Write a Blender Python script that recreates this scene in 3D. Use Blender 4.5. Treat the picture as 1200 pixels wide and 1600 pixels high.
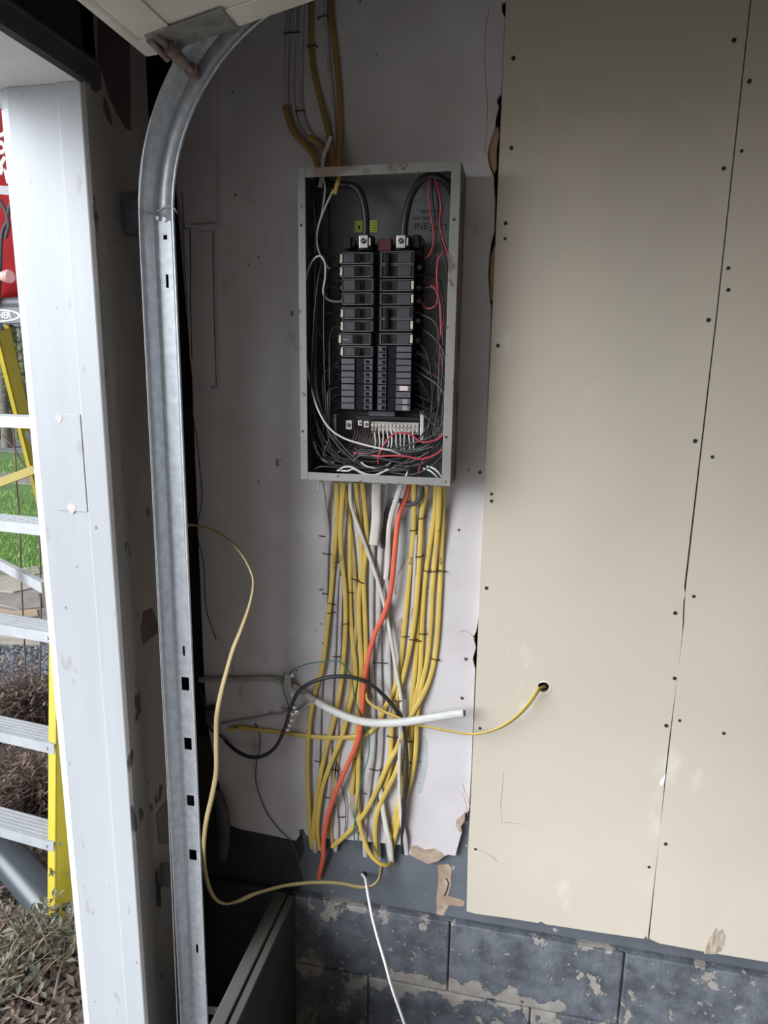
import bpy, bmesh, math, random
from mathutils import Vector, Matrix
random.seed(7)
PI = math.pi
S = bpy.context.scene
for o in list(bpy.data.objects): bpy.data.objects.remove(o)
COL = S.collection

# ---------------------------------------------------------------- camera, sky, exposure
F = 1070.0; PITCH = math.radians(11.7); YAW = math.radians(11.8); ROLL = math.radians(0.8)
CAM = Vector((0.30, -1.42, 1.72))
_fw = Vector((-math.sin(YAW)*math.cos(PITCH), math.cos(YAW)*math.cos(PITCH), -math.sin(PITCH)))
_r = Vector((math.cos(YAW), math.sin(YAW), 0)); _u = _r.cross(_fw)
CR = _r*math.cos(ROLL) + _u*math.sin(ROLL); CU = -_r*math.sin(ROLL) + _u*math.cos(ROLL); CW = _fw
cd = bpy.data.cameras.new('camera'); cam = bpy.data.objects.new('camera', cd); COL.objects.link(cam)
cd.sensor_fit = 'VERTICAL'; cd.sensor_height = 24.0; cd.sensor_width = 18.0; cd.lens = F/1600*24.0
cd.clip_start = 0.02; cd.clip_end = 300
mw = Matrix((CR, CU, -CW)).transposed().to_4x4(); mw.translation = CAM; cam.matrix_world = mw
S.camera = cam
SKY = 0.85; GLOW = 27.0; GLOW_AZ = 50; GLOW_EL = 22; GLOW_R = 33
w = bpy.data.worlds.new('overcast_sky'); S.world = w; w.use_nodes = True
wn = w.node_tree.nodes; wl = w.node_tree.links
bg = wn['Background']; bg.inputs[1].default_value = SKY
# hazy overcast: dull zenith, broad bright patch low in the sky on the street side
tc = wn.new('ShaderNodeTexCoord'); ns = wn.new('ShaderNodeTexNoise'); ns.inputs['Scale'].default_value = 2.0
GA, GE = math.radians(GLOW_AZ), math.radians(GLOW_EL)
dp = wn.new('ShaderNodeVectorMath'); dp.operation = 'DOT_PRODUCT'
dp.inputs[1].default_value = (-math.sin(GA)*math.cos(GE), -math.cos(GA)*math.cos(GE), math.sin(GE))
wl.new(tc.outputs['Generated'], dp.inputs[0])
gl = wn.new('ShaderNodeMapRange'); gl.interpolation_type = 'SMOOTHERSTEP'; gl.inputs[1].default_value = math.cos(math.radians(GLOW_R)); gl.inputs[2].default_value = 1.0
gl.inputs[3].default_value = 1.0; gl.inputs[4].default_value = GLOW; wl.new(dp.outputs['Value'], gl.inputs[0])
mulv = wn.new('ShaderNodeMath'); mulv.operation = 'MULTIPLY'; mulv.inputs[1].default_value = SKY; wl.new(gl.outputs[0], mulv.inputs[0]); wl.new(mulv.outputs[0], bg.inputs[1])
rp = wn.new('ShaderNodeValToRGB')
rp.color_ramp.elements[0].position = .3; rp.color_ramp.elements[0].color = (.80,.88,1,1)
rp.color_ramp.elements[1].position = .7; rp.color_ramp.elements[1].color = (.97,.98,1,1)
wl.new(tc.outputs['Generated'], ns.inputs['Vector']); wl.new(ns.outputs[0], rp.inputs[0]); wl.new(rp.outputs[0], bg.inputs[0])
S.view_settings.view_transform = 'Standard'; S.view_settings.look = 'None'
S.view_settings.exposure = -0.48; S.view_settings.gamma = 1.0; S.view_settings.use_curve_mapping = False
XL = -0.435           # inner face of the wall the garage door closes
YJ = -0.326           # jamb face of the door opening
YO = -4.9             # far end of the door opening
ZH = 2.17             # head of the opening
ld = bpy.data.lights.new('door_opening_portal', 'AREA'); ld.shape = 'RECTANGLE'; ld.size = YJ-YO; ld.size_y = ZH+.1
ld.cycles.is_portal = True
lo = bpy.data.objects.new('door_opening_portal', ld); COL.objects.link(lo)
lo.matrix_world = Matrix(((0,0,-1,XL-.02),(1,0,0,(YJ+YO)/2),(0,-1,0,(ZH-.1)/2),(0,0,0,1)))

def P(px, py, y=None, x=None, z=None):
    "point of the photograph met on the plane y=, x= or z="
    d = CR*((px-600)/F) - CU*((py-800)/F) + CW
    if y is not None: t = (y-CAM.y)/d.y
    elif x is not None: t = (x-CAM.x)/d.x
    else: t = (z-CAM.z)/d.z
    return CAM + d*t

# ---------------------------------------------------------------- materials
def mat(name, col, rough=.6, metal=0, var=None, vscale=6, vamt=.5, bump=0, bscale=60, spec=.5,
        chips=None, stretch=(1,1,1), detail=4):
    """col base; var second colour mixed by noise; chips=[(colour, scale, threshold, softness, stretch)...]"""
    m = bpy.data.materials.new(name); m.use_nodes = True
    n = m.node_tree.nodes; l = m.node_tree.links; b = n['Principled BSDF']
    b.inputs['Roughness'].default_value = rough; b.inputs['Metallic'].default_value = metal
    b.inputs['Specular IOR Level'].default_value = spec
    c4 = (*col, 1)
    b.inputs['Base Color'].default_value = c4
    if var is None and not chips and not bump: return m
    t = n.new('ShaderNodeTexCoord')
    def noise(scale, st=(1,1,1), det=detail, off=0):
        mp = n.new('ShaderNodeMapping'); mp.inputs['Scale'].default_value = st
        mp.inputs['Location'].default_value = (off, off*.7, off*1.3)
        l.new(t.outputs['Object'], mp.inputs[0])
        q = n.new('ShaderNodeTexNoise'); q.inputs['Scale'].default_value = scale; q.inputs['Detail'].default_value = det
        l.new(mp.outputs[0], q.inputs['Vector']); return q.outputs[0]
    cur = None
    if var is not None:
        mr = n.new('ShaderNodeMapRange'); mr.inputs[1].default_value = .35; mr.inputs[2].default_value = .65
        mr.inputs[3].default_value = 0; mr.inputs[4].default_value = vamt*2 if vamt <= .5 else 1
        l.new(noise(vscale, stretch), mr.inputs[0])
        mx = n.new('ShaderNodeMix'); mx.data_type = 'RGBA'
        mx.inputs[6].default_value = c4; mx.inputs[7].default_value = (*var, 1)
        l.new(mr.outputs[0], mx.inputs[0]); cur = mx.outputs[2]
    for i, (cc, sc, th, so, st) in enumerate(chips or []):
        mr = n.new('ShaderNodeMapRange'); mr.inputs[1].default_value = th; mr.inputs[2].default_value = th+so
        l.new(noise(sc, st, 5, 3.1*(i+1)), mr.inputs[0])
        mx = n.new('ShaderNodeMix'); mx.data_type = 'RGBA'
        if cur is None: mx.inputs[6].default_value = c4
        else: l.new(cur, mx.inputs[6])
        mx.inputs[7].default_value = (*cc, 1); l.new(mr.outputs[0], mx.inputs[0]); cur = mx.outputs[2]
    if cur is not None: l.new(cur, b.inputs['Base Color'])
    if bump:
        bp = n.new('ShaderNodeBump'); bp.inputs['Strength'].default_value = bump; bp.inputs['Distance'].default_value = .002
        l.new(noise(bscale, stretch, 6, 9), bp.inputs['Height']); l.new(bp.outputs[0], b.inputs['Normal'])
    return m

V3 = (1,1,1)
M = {}
M['ply'] = mat('white_wall_paint', (.57,.54,.545), .55, var=(.46,.42,.415), vscale=5, vamt=.4, bump=.35, bscale=45,
    chips=[((.16,.12,.11), 55, .735, .02, (1,1,.55)), ((.36,.34,.34), 16, .67, .1, (1,1,.4)), ((.30,.26,.22), 7, .73, .05, V3)])
M['drywall'] = mat('tan_drywall_paper', (.545,.485,.395), .8, var=(.49,.44,.36), vscale=2.5, vamt=.4, bump=.12, bscale=120, spec=.25,
    chips=[((.60,.56,.47), 9, .66, .08, (1,1,.5)), ((.33,.29,.23), 34, .74, .03, (1.6,1,.6))])
M['gypsum'] = mat('gypsum_core', (.72,.70,.66), .9)
M['stain'] = mat('brown_smear', (.26,.20,.15), .9, var=(.5,.44,.35), vscale=60, vamt=.45, stretch=(3,1,.6))
M['brownply'] = mat('bare_brown_wood', (.30,.17,.10), .85, var=(.42,.27,.17), vscale=30, vamt=.5, bump=.4, bscale=80, stretch=(1,1,.2))
M['hard'] = mat('bare_hardboard', (.29,.20,.14), .9, var=(.42,.33,.26), vscale=40, vamt=.5)
M['black'] = mat('unlit_cavity', (.012,.011,.012), .95)
M['jamb'] = mat('white_jamb_paint', (.44,.46,.477), .45, var=(.39,.405,.42), vscale=9, vamt=.4, bump=.35, bscale=26, stretch=(1,1,.12),
    chips=[((.20,.15,.14), 60, .73, .015, (1,1,.6)), ((.38,.36,.36), 42, .68, .02, (1,1,.35))])
M['jambedge'] = mat('white_edge_paint', (.56,.58,.60), .4, bump=.2, bscale=30)
M['headp'] = mat('white_head_paint', (.74,.74,.72), .5, var=(.66,.66,.63), vscale=7, vamt=.5, bump=.2, chips=[((.18,.13,.12), 30, .70, .02, (1,.4,1))])
M['brk'] = mat('dull_blue_grey_steel', (.15,.16,.185), .5, .3, var=(.11,.115,.13), vscale=40)
M['inner'] = mat('grey_jamb_board', (.28,.262,.245), .75, var=(.20,.185,.175), vscale=9, vamt=.5, bump=.5, bscale=50, stretch=(1,1,.25),
    chips=[((.055,.042,.045), 17, .66, .03, (1,1,.5)), ((.08,.07,.07), 60, .72, .02, (1,1,.3))])
M['brownpaint'] = mat('stained_brown_board', (.10,.065,.058), .8, var=(.05,.035,.035), vscale=14, vamt=.5, bump=.4, stretch=(1,1,.2))
M['rubber'] = mat('black_rubber', (.028,.025,.026), .55, var=(.06,.05,.05), vscale=10, vamt=.4)
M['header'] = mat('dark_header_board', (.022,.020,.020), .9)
M['galv'] = mat('galvanised_steel', (.60,.63,.66), .48, .6, var=(.48,.51,.54), vscale=70, vamt=.5, bump=.15, bscale=90)
M['galvr'] = mat('rusty_galvanised_steel', (.44,.42,.38), .55, .4, var=(.26,.23,.20), vscale=45, vamt=.5, bump=.3, bscale=90,
    chips=[((.13,.055,.03), 26, .64, .05, V3)])
M['doorpaint'] = mat('cream_door_paint', (.76,.72,.64), .55, var=(.64,.60,.52), vscale=9, vamt=.5, bump=.3, bscale=40,
    chips=[((.24,.20,.16), 20, .68, .06, (.4,1,1))])
M['rust'] = mat('rusty_steel', (.20,.14,.115), .6, .5, var=(.34,.27,.24), vscale=60, vamt=.5, bump=.4, bscale=120)
M['box'] = mat('grey_enamel', (.27,.268,.25), .45, .2, var=(.225,.222,.205), vscale=14, vamt=.4, bump=.2, bscale=150,
    chips=[((.13,.075,.05), 60, .64, .03, V3), ((.17,.13,.10), 14, .60, .08, V3)])
M['boxside'] = mat('rust_stained_enamel', (.20,.16,.12), .6, .2, var=(.11,.075,.05), vscale=14, vamt=.5, bump=.3,
    chips=[((.30,.29,.26), 22, .62, .05, (1,1,.3))])
M['boxin'] = mat('grey_box_interior', (.165,.17,.175), .5, .1, var=(.14,.145,.15), vscale=18, vamt=.4, bump=.1)
M['bk'] = mat('black_bakelite', (.016,.016,.017), .5, spec=.3)
M['bkl'] = mat('charcoal_plate', (.046,.048,.053), .4, var=(.04,.043,.047), vscale=40)
M['rimp'] = mat('worn_grey_rim', (.13,.135,.14), .45)
M['plate'] = mat('dull_zinc_plate', (.30,.29,.27), .55, .3, var=(.20,.19,.18), vscale=45, vamt=.5, chips=[((.13,.055,.03), 26, .62, .05, V3)])
M['bkt'] = mat('slate_grey_plate', (.085,.088,.10), .45, var=(.065,.068,.078), vscale=60)
M['bkd'] = mat('black_toggle', (.005,.005,.006), .55, spec=.15)
M['chip'] = mat('ivory_tag', (.66,.61,.52), .6, var=(.5,.42,.3), vscale=90, vamt=.3)
M['paper'] = mat('pink_paper_label', (.62,.52,.50), .8)
M['lug'] = mat('aluminium_lug', (.72,.70,.66), .35, .7)
M['slot'] = mat('dark_slot', (.02,.02,.02), .8)
M['redpl'] = mat('dark_red_insulator', (.09,.012,.014), .5)
M['ygl'] = mat('yellow_green_label', (.62,.74,.10), .6, var=(.54,.64,.10), vscale=50)
M['ink'] = mat('black_ink', (.02,.02,.022), .7)
M['wblack'] = mat('black_wire_insulation', (.022,.022,.023), .38)
M['wgrey'] = mat('dusty_black_insulation', (.055,.055,.057), .5)
M['wwhite'] = mat('white_wire_insulation', (.58,.55,.50), .5)
M['wred'] = mat('red_wire_insulation', (.42,.045,.06), .4)
M['wgreen'] = mat('green_wire_insulation', (.05,.17,.11), .5)
M['wbrown'] = mat('dark_brown_insulation', (.07,.035,.03), .5)
M['yel'] = mat('yellow_cable_jacket', (.60,.43,.085), .5, var=(.49,.345,.08), vscale=16, vamt=.5, bump=.15, bscale=60,
    chips=[((.22,.16,.06), 50, .70, .03, (1,1,.5))])
M['yelp'] = mat('dusty_yellow_jacket', (.46,.33,.12), .6, var=(.36,.25,.09), vscale=20, vamt=.5, bump=.2)
M['yelpale'] = mat('pale_yellow_jacket', (.36,.285,.135), .55, var=(.30,.23,.10), vscale=18, vamt=.4, bump=.15,
    chips=[((.16,.10,.05), 70, .70, .03, V3)])
M['ochre'] = mat('dirty_ochre_jacket', (.34,.215,.06), .6, var=(.22,.14,.045), vscale=14, vamt=.5, bump=.2)
M['wjack'] = mat('off_white_cable_jacket', (.60,.57,.52), .6, var=(.50,.46,.41), vscale=20, vamt=.5, bump=.2)
M['pjack'] = mat('overpainted_cable_jacket', (.47,.435,.44), .6, var=(.37,.34,.345), vscale=16, vamt=.5, bump=.35, bscale=70,
    chips=[((.20,.15,.14), 45, .68, .04, (1,1,.4))])
M['pjack2'] = mat('grey_overpainted_braid', (.36,.335,.32), .7, var=(.27,.25,.24), vscale=30, vamt=.5, bump=.5, bscale=90)
M['gjack'] = mat('greyish_cable_jacket', (.40,.375,.36), .65, var=(.50,.48,.46), vscale=24, vamt=.5, bump=.35, bscale=70)
M['thickw'] = mat('braided_white_jacket', (.60,.60,.57), .6, var=(.50,.50,.47), vscale=60, vamt=.5, bump=.5, bscale=90, stretch=(.25,1,1.5))
M['orange'] = mat('orange_red_jacket', (.72,.125,.06), .42, var=(.60,.10,.06), vscale=20)
M['staple'] = mat('dark_staple_steel', (.055,.038,.032), .5, .6)
M['whpl'] = mat('white_smooth_jacket', (.78,.77,.76), .4)
M['blockp'] = None
M['sill'] = mat('slate_paint', (.115,.128,.145), .6, var=(.085,.095,.11), vscale=8, vamt=.5, bump=.35, bscale=30,
    chips=[((.36,.33,.28), 48, .70, .02, V3)])
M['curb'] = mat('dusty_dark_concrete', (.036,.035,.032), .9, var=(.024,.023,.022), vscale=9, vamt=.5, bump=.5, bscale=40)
M['shade'] = mat('painted_shade_black', (.030,.030,.033), .7, var=(.018,.017,.018), vscale=14, vamt=.5, bump=.4, bscale=50, chips=[((.10,.09,.085), 30, .70, .03, V3)])  # near-black colour standing in for the shade of the corner
M['curbwood'] = mat('dusty_sill_plank', (.115,.11,.10), .85, var=(.08,.075,.07), vscale=10, vamt=.5, bump=.4, stretch=(1,.2,1))
M['bounce_drive'] = mat('bounce_driveway_concrete', (.58,.56,.52), .85, var=(.50,.48,.45), vscale=3)
M['floor'] = mat('concrete_floor', (.42,.40,.37), .8, var=(.34,.32,.30), vscale=4, vamt=.5, bump=.3)
M['ceil'] = mat('ceiling_boards', (.30,.28,.25), .9, var=(.2,.18,.16), vscale=4)
M['sheath'] = mat('garage_wall_board', (.50,.46,.40), .9)
M['siding'] = mat('white_siding_paint', (.75,.77,.78), .5)
# painted block: chips gather along the joints
def block_mat():
    m = bpy.data.materials.new('blue_grey_painted_block'); m.use_nodes = True
    n = m.node_tree.nodes; l = m.node_tree.links; b = n['Principled BSDF']; b.inputs['Roughness'].default_value = .62
    t = n.new('ShaderNodeTexCoord'); sx = n.new('ShaderNodeSeparateXYZ'); l.new(t.outputs['Object'], sx.inputs[0])
    def noise(s, d=5, st=V3):
        mp = n.new('ShaderNodeMapping'); mp.inputs['Scale'].default_value = st; l.new(t.outputs['Object'], mp.inputs[0])
        q = n.new('ShaderNodeTexNoise'); q.inputs['Scale'].default_value = s; q.inputs['Detail'].default_value = d+3; q.inputs['Roughness'].default_value = .62; l.new(mp.outputs[0], q.inputs['Vector']); return q.outputs[0]
    def math_(op, a, b_):
        q = n.new('ShaderNodeMath'); q.operation = op
        for i, v in enumerate((a, b_)):
            if isinstance(v, (int, float)): q.inputs[i].default_value = v
            else: l.new(v, q.inputs[i])
        return q.outputs[0]
    # distance from the course joints at z = .43, .23, .03
    zz = math_('SUBTRACT', sx.outputs[2], .23); zz = math_('PINGPONG', zz, .1)
    near = n.new('ShaderNodeMapRange'); near.inputs[1].default_value = 0; near.inputs[2].default_value = .07
    near.inputs[3].default_value = .085; near.inputs[4].default_value = -.035; l.new(zz, near.inputs[0])
    low = n.new('ShaderNodeMapRange'); low.inputs[1].default_value = .0; low.inputs[2].default_value = .3
    low.inputs[3].default_value = .075; low.inputs[4].default_value = .0; l.new(sx.outputs[2], low.inputs[0])
    s = math_('ADD', noise(11, 5), near.outputs[0]); s = math_('ADD', s, low.outputs[0])
    c1 = n.new('ShaderNodeMapRange'); c1.inputs[1].default_value = .578; c1.inputs[2].default_value = .60; l.new(s, c1.inputs[0])
    c2 = n.new('ShaderNodeMapRange'); c2.inputs[1].default_value = .63; c2.inputs[2].default_value = .65; l.new(noise(58, 4), c2.inputs[0])
    ch = math_('MAXIMUM', c1.outputs[0], c2.outputs[0])
    base = n.new('ShaderNodeMix'); base.data_type = 'RGBA'; base.inputs[6].default_value = (.130,.145,.165,1); base.inputs[7].default_value = (.060,.066,.078,1)
    mr = n.new('ShaderNodeMapRange'); mr.inputs[1].default_value = .38; mr.inputs[2].default_value = .62; l.new(noise(16), mr.inputs[0]); l.new(mr.outputs[0], base.inputs[0])
    cb = n.new('ShaderNodeMix'); cb.data_type = 'RGBA'; cb.inputs[6].default_value = (.42,.39,.35,1); cb.inputs[7].default_value = (.13,.12,.11,1); l.new(noise(30), cb.inputs[0])
    mx = n.new('ShaderNodeMix'); mx.data_type = 'RGBA'; l.new(ch, mx.inputs[0]); l.new(base.outputs[2], mx.inputs[6]); l.new(cb.outputs[2], mx.inputs[7])
    l.new(mx.outputs[2], b.inputs['Base Color'])
    bp = n.new('ShaderNodeBump'); bp.inputs['Strength'].default_value = .7; bp.inputs['Distance'].default_value = .004
    hh = math_('SUBTRACT', noise(70, 6), ch); l.new(hh, bp.inputs['Height']); l.new(bp.outputs[0], b.inputs['Normal'])
    return m
M['blockp'] = block_mat()
# outdoors
M['grass'] = mat('lawn_soil', (.10,.19,.04), .95, var=(.08,.15,.035), vscale=3)
M['blade'] = mat('grass_blades', (.20,.38,.07), .7, var=(.27,.46,.10), vscale=5)
M['gravel'] = mat('grey_gravel', (.22,.22,.22), .9, var=(.12,.12,.12), vscale=30, bump=.6, bscale=60)
M['path'] = mat('pale_path', (.27,.24,.21), .9, var=(.20,.18,.16), vscale=8, bump=.4)
M['soil'] = mat('brown_mulch', (.085,.06,.05), .95, var=(.045,.035,.03), vscale=20, bump=.6)
M['flag'] = mat('flagstone', (.42,.37,.30), .85, var=(.26,.24,.21), vscale=6, bump=.4)
M['flag2'] = mat('rusty_flagstone', (.42,.29,.18), .85, var=(.36,.30,.24), vscale=7, bump=.4)
M['fiber'] = mat('yellow_fibreglass', (.52,.42,.035), .45, var=(.47,.37,.03), vscale=4, bump=.05)
M['fiberd'] = mat('ochre_fibreglass', (.40,.31,.07), .5)
M['alu'] = mat('ribbed_aluminium', (.43,.445,.46), .5, .2, var=(.38,.395,.41), vscale=20)
M['cap'] = mat('dark_grey_plastic', (.055,.06,.07), .45)
M['white'] = mat('white_print', (.75,.75,.75), .6)
M['redp'] = mat('red_plastic', (.78,.03,.035), .4, var=(.48,.02,.02), vscale=5)
M['pinkp'] = mat('translucent_pink_knob', (.62,.33,.31), .3)
M['gband'] = mat('grey_band', (.24,.24,.25), .5)
M['pipe'] = mat('dark_grey_pipe', (.05,.06,.07), .3)
M['twig'] = mat('dry_brown_twigs', (.17,.115,.09), .85, var=(.11,.07,.06), vscale=30)
M['dleaf'] = mat('withered_leaves', (.13,.09,.075), .8, var=(.19,.14,.10), vscale=20)
M['gleaf'] = mat('dusty_green_leaves', (.11,.11,.07), .6, var=(.16,.155,.11), vscale=20)
M['straw'] = mat('straw_stalk', (.27,.21,.14), .8)
M['bark'] = mat('pale_bark', (.16,.14,.12), .9)
M['tleaf'] = mat('spring_foliage', (.14,.20,.07), .7, var=(.22,.26,.14), vscale=2)
M['stone'] = mat('grey_pebble', (.20,.21,.23), .8, var=(.12,.125,.14), vscale=30)

# ---------------------------------------------------------------- mesh helpers
class MB:
    def __init__(s): s.v = []; s.f = []; s.sm = []
    def add(s, vs, fs, sm=False):
        b = len(s.v); s.v += [tuple(v) for v in vs]; s.f += [tuple(i+b for i in f) for f in fs]; s.sm += [sm]*len(fs); return s
    def box(s, a, b):
        x0,x1 = sorted((a[0],b[0])); y0,y1 = sorted((a[1],b[1])); z0,z1 = sorted((a[2],b[2]))
        vs = [(x,y,z) for x in (x0,x1) for y in (y0,y1) for z in (z0,z1)]
        return s.add(vs, [(0,1,3,2),(4,6,7,5),(0,4,5,1),(2,3,7,6),(0,2,6,4),(1,5,7,3)])
    def hexa(s, c8):
        return s.add(c8, [(0,1,3,2),(4,6,7,5),(0,4,5,1),(2,3,7,6),(0,2,6,4),(1,5,7,3)])
    def bar(s, p, q, w, t, up=(0,0,1)):
        p = Vector(p); q = Vector(q); d = (q-p).normalized(); u = Vector(up); a = d.cross(u).normalized()*(w/2); b = a.cross(d).normalized()*(t/2)
        return s.hexa([p+i*a+j*b for i in (-1,1) for j in (-1,1)]+[]) if False else s.hexa([e+i*a+j*b for e in (p,q) for i in (-1,1) for j in (-1,1)])
    def cyl(s, p, q, r, n=16, r2=None, cap=True):
        p = Vector(p); q = Vector(q); d = (q-p).normalized(); u = Vector((0,0,1)) if abs(d.z) < .9 else Vector((1,0,0))
        a = d.cross(u).normalized(); b = d.cross(a); r2 = r if r2 is None else r2
        vs = [p+(a*math.cos(2*PI*i/n)+b*math.sin(2*PI*i/n))*r for i in range(n)]+[q+(a*math.cos(2*PI*i/n)+b*math.sin(2*PI*i/n))*r2 for i in range(n)]
        fs = [(i,(i+1)%n,n+(i+1)%n,n+i) for i in range(n)]
        s.add(vs, fs, True)
        if cap: s.add(vs, [tuple(range(n))[::-1], tuple(range(n,2*n))])
        return s
    def tube(s, pts, rw, rt=None, n=8, tw=None, ref=(0,1,0)):
        rt = rw if rt is None else rt; pts = [Vector(p) for p in pts]; ref = Vector(ref); N = len(pts); vs = []
        prev = None
        for i, p in enumerate(pts):
            T = (pts[min(i+1,N-1)]-pts[max(i-1,0)]).normalized()
            a = T.cross(ref)
            if a.length < .15: a = prev if prev else T.cross(Vector((1,0,0)))
            a = (a - T*a.dot(T)).normalized()
            if prev and a.dot(prev) < 0: a = -a
            prev = a; b = T.cross(a)
            if tw: 
                c, q = math.cos(tw[i]), math.sin(tw[i]); a, b = a*c+b*q, b*c-a*q
            w_ = rw[i] if isinstance(rw, list) else rw
            t_ = rt[i] if isinstance(rt, list) else rt
            for k in range(n):
                th = 2*PI*k/n; c, q = math.cos(th), math.sin(th)
                e = .75
                vs.append(p+a*(w_*math.copysign(abs(c)**e, c))+b*(t_*math.copysign(abs(q)**e, q)))
        fs = [(i*n+k, i*n+(k+1)%n, (i+1)*n+(k+1)%n, (i+1)*n+k) for i in range(N-1) for k in range(n)]
        s.add(vs, fs, True); s.add(vs, [tuple(range(n))[::-1], tuple(range((N-1)*n, N*n))]); return s
    def prism(s, loops, f0, f1):
        "loops: outer 2-D loop and holes; f0/f1 map (a,b) to the two faces"
        bm = bmesh.new(); edges = []; rings = []
        for lp in loops:
            vs = [bm.verts.new((a,b,0)) for a,b in lp]; rings.append(vs)
            edges += [bm.edges.new((vs[i], vs[(i+1)%len(vs)])) for i in range(len(vs))]
        bmesh.ops.triangle_fill(bm, use_beauty=True, edges=edges)
        bm.verts.index_update(); pts = [(v.co.x, v.co.y) for v in bm.verts]
        fs = [tuple(v.index for v in f.verts) for f in bm.faces]; n = len(pts)
        side = []
        for vs in rings:
            for i in range(len(vs)):
                a, b = vs[i].index, vs[(i+1)%len(vs)].index; side.append((a,b,b+n,a+n))
        bm.free()
        return s.add([f0(*p) for p in pts]+[f1(*p) for p in pts], fs+[tuple(i+n for i in f)[::-1] for f in fs]+side)
    def build(s, name, m, parent=None, bevel=0, seg=2, smooth=False, clean=True):
        me = bpy.data.meshes.new(name); me.from_pydata(s.v, [], s.f); 
        if clean:
            bm = bmesh.new(); bm.from_mesh(me); bmesh.ops.recalc_face_normals(bm, faces=bm.faces); bm.to_mesh(me); bm.free()
        me.materials.append(m)
        for i, p in enumerate(me.polygons): p.use_smooth = smooth or (i < len(s.sm) and s.sm[i])
        o = bpy.data.objects.new(name, me); COL.objects.link(o)
        if parent: o.parent = parent; o.matrix_parent_inverse = Matrix.Translation(parent.location).inverted()
        if bevel:
            b = o.modifiers.new('bevel', 'BEVEL'); b.width = bevel; b.segments = seg; b.limit_method = 'ANGLE'
        return o
def wallprism(loops_px, y0, y1):
    "prism traced on the wall plane y0, thick to y1"
    lp = [[(P(a,b,y=y0).x, P(a,b,y=y0).z) for a,b in l] for l in loops_px]
    return MB().prism(lp, lambda a,b:(a,y0,b), lambda a,b:(a,y1,b))
def tag(o, label, cat, group=None):
    o['label'] = label; o['category'] = cat
    if group: o['group'] = group
    return o
def thing(name, label, cat, loc=(0,0,0), group=None):
    o = bpy.data.objects.new(name, None); COL.objects.link(o); o.location = loc; o.empty_display_size = .05
    bpy.context.view_layer.update() if False else None
    return tag(o, label, cat, group)
def struct(o): o['kind'] = 'structure'; return o
def smooth_path(pts, k=6):
    pts = [Vector(p) for p in pts]
    if len(pts) < 3: return pts
    q = [pts[0]*2-pts[1]]+pts+[pts[-1]*2-pts[-2]]; out = []
    for i in range(1, len(q)-2):
        a,b,c,d = q[i-1:i+3]
        for j in range(k):
            t = j/k; out.append(.5*((2*b)+(-a+c)*t+(2*a-5*b+4*c-d)*t*t+(-a+3*b-3*c+d)*t**3))
    out.append(pts[-1]); return out
def lerp_list(vals, k=6):
    out = []
    for i in range(len(vals)-1): out += [vals[i]+(vals[i+1]-vals[i])*j/k for j in range(k)]
    return out+[vals[-1]]
def copyt(o, loc=None):
    c = o.copy(); COL.objects.link(c)
    for ch in o.children:
        d = ch.copy(); COL.objects.link(d); d.parent = c
        for g in ch.children: e = g.copy(); COL.objects.link(e); e.parent = d
    if loc is not None: c.location = loc
    return c
def text_mesh(body, size, depth, m, name, parent, mtx, bold=0):
    cu = bpy.data.curves.new(name, 'FONT'); cu.body = body; cu.size = size; cu.extrude = depth; cu.align_x = 'CENTER'; cu.align_y = 'CENTER'; cu.offset = bold
    t = bpy.data.objects.new('tmp', cu); COL.objects.link(t)
    bpy.context.view_layer.update(); dg = bpy.context.evaluated_depsgraph_get()
    me = bpy.data.meshes.new_from_object(t.evaluated_get(dg)); bpy.data.objects.remove(t)
    me.name = name; me.transform(mtx); me.materials.clear(); me.materials.append(m)
    o = bpy.data.objects.new(name, me); COL.objects.link(o)
    if parent: o.parent = parent; o.matrix_parent_inverse = Matrix.Translation(parent.location).inverted()
    return o
def face_y(x, y, z, rot=0):   # text lying on a wall that faces -y
    return Matrix.Translation((x,y,z)) @ Matrix.Rotation(rot, 4, 'Y') @ Matrix.Rotation(PI/2, 4, 'X')

# ---------------------------------------------------------------- the garage
struct(MB().box((XL-.16,.02,-.1),(4.2,.16,2.75)).build('wall_back', M['black']))
# painted plywood face
edge_r = [(792,-60),(791,0),(784,4),(785,18),(790,28),(788,60),(786,120),(783,147),(778,152),(777,160),(780,166),(775,186),(774,200),(766,222),(762,240),(765,258),(772,276),(773,300),(774,312),
          (773,360),(768,378),(765,398),(763,430),(766,470),(768,480),(767,520),(765,560),(760,700),(757,780),(752,900),(750,960),(744,988),(740,996),(744,1012),(739,1030),(743,1046),(741,1100),(738,1180),(735,1240),
          (733,1268),(722,1274),(718,1290),(722,1300),(716,1322),(712,1338),(700,1336),(688,1342),(676,1340),(664,1346),(652,1340),(640,1336),(636,1322),
          (600,1318),(540,1312),(490,1310),(478,1305),(474,1296),(467,1297),(468,1306),(462,1314),(452,1312),(430,1307),(400,1301),(375,1296),(360,1290),(352,1284),(345,1240),(333,1180),(322,1120),(316,1000),(308,800),(302,660),(300,600),(275,300),(262,-60)]
struct(wallprism([edge_r], 0, .012).build('wall_back', M['ply'], bevel=.0012, seg=1))
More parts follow.
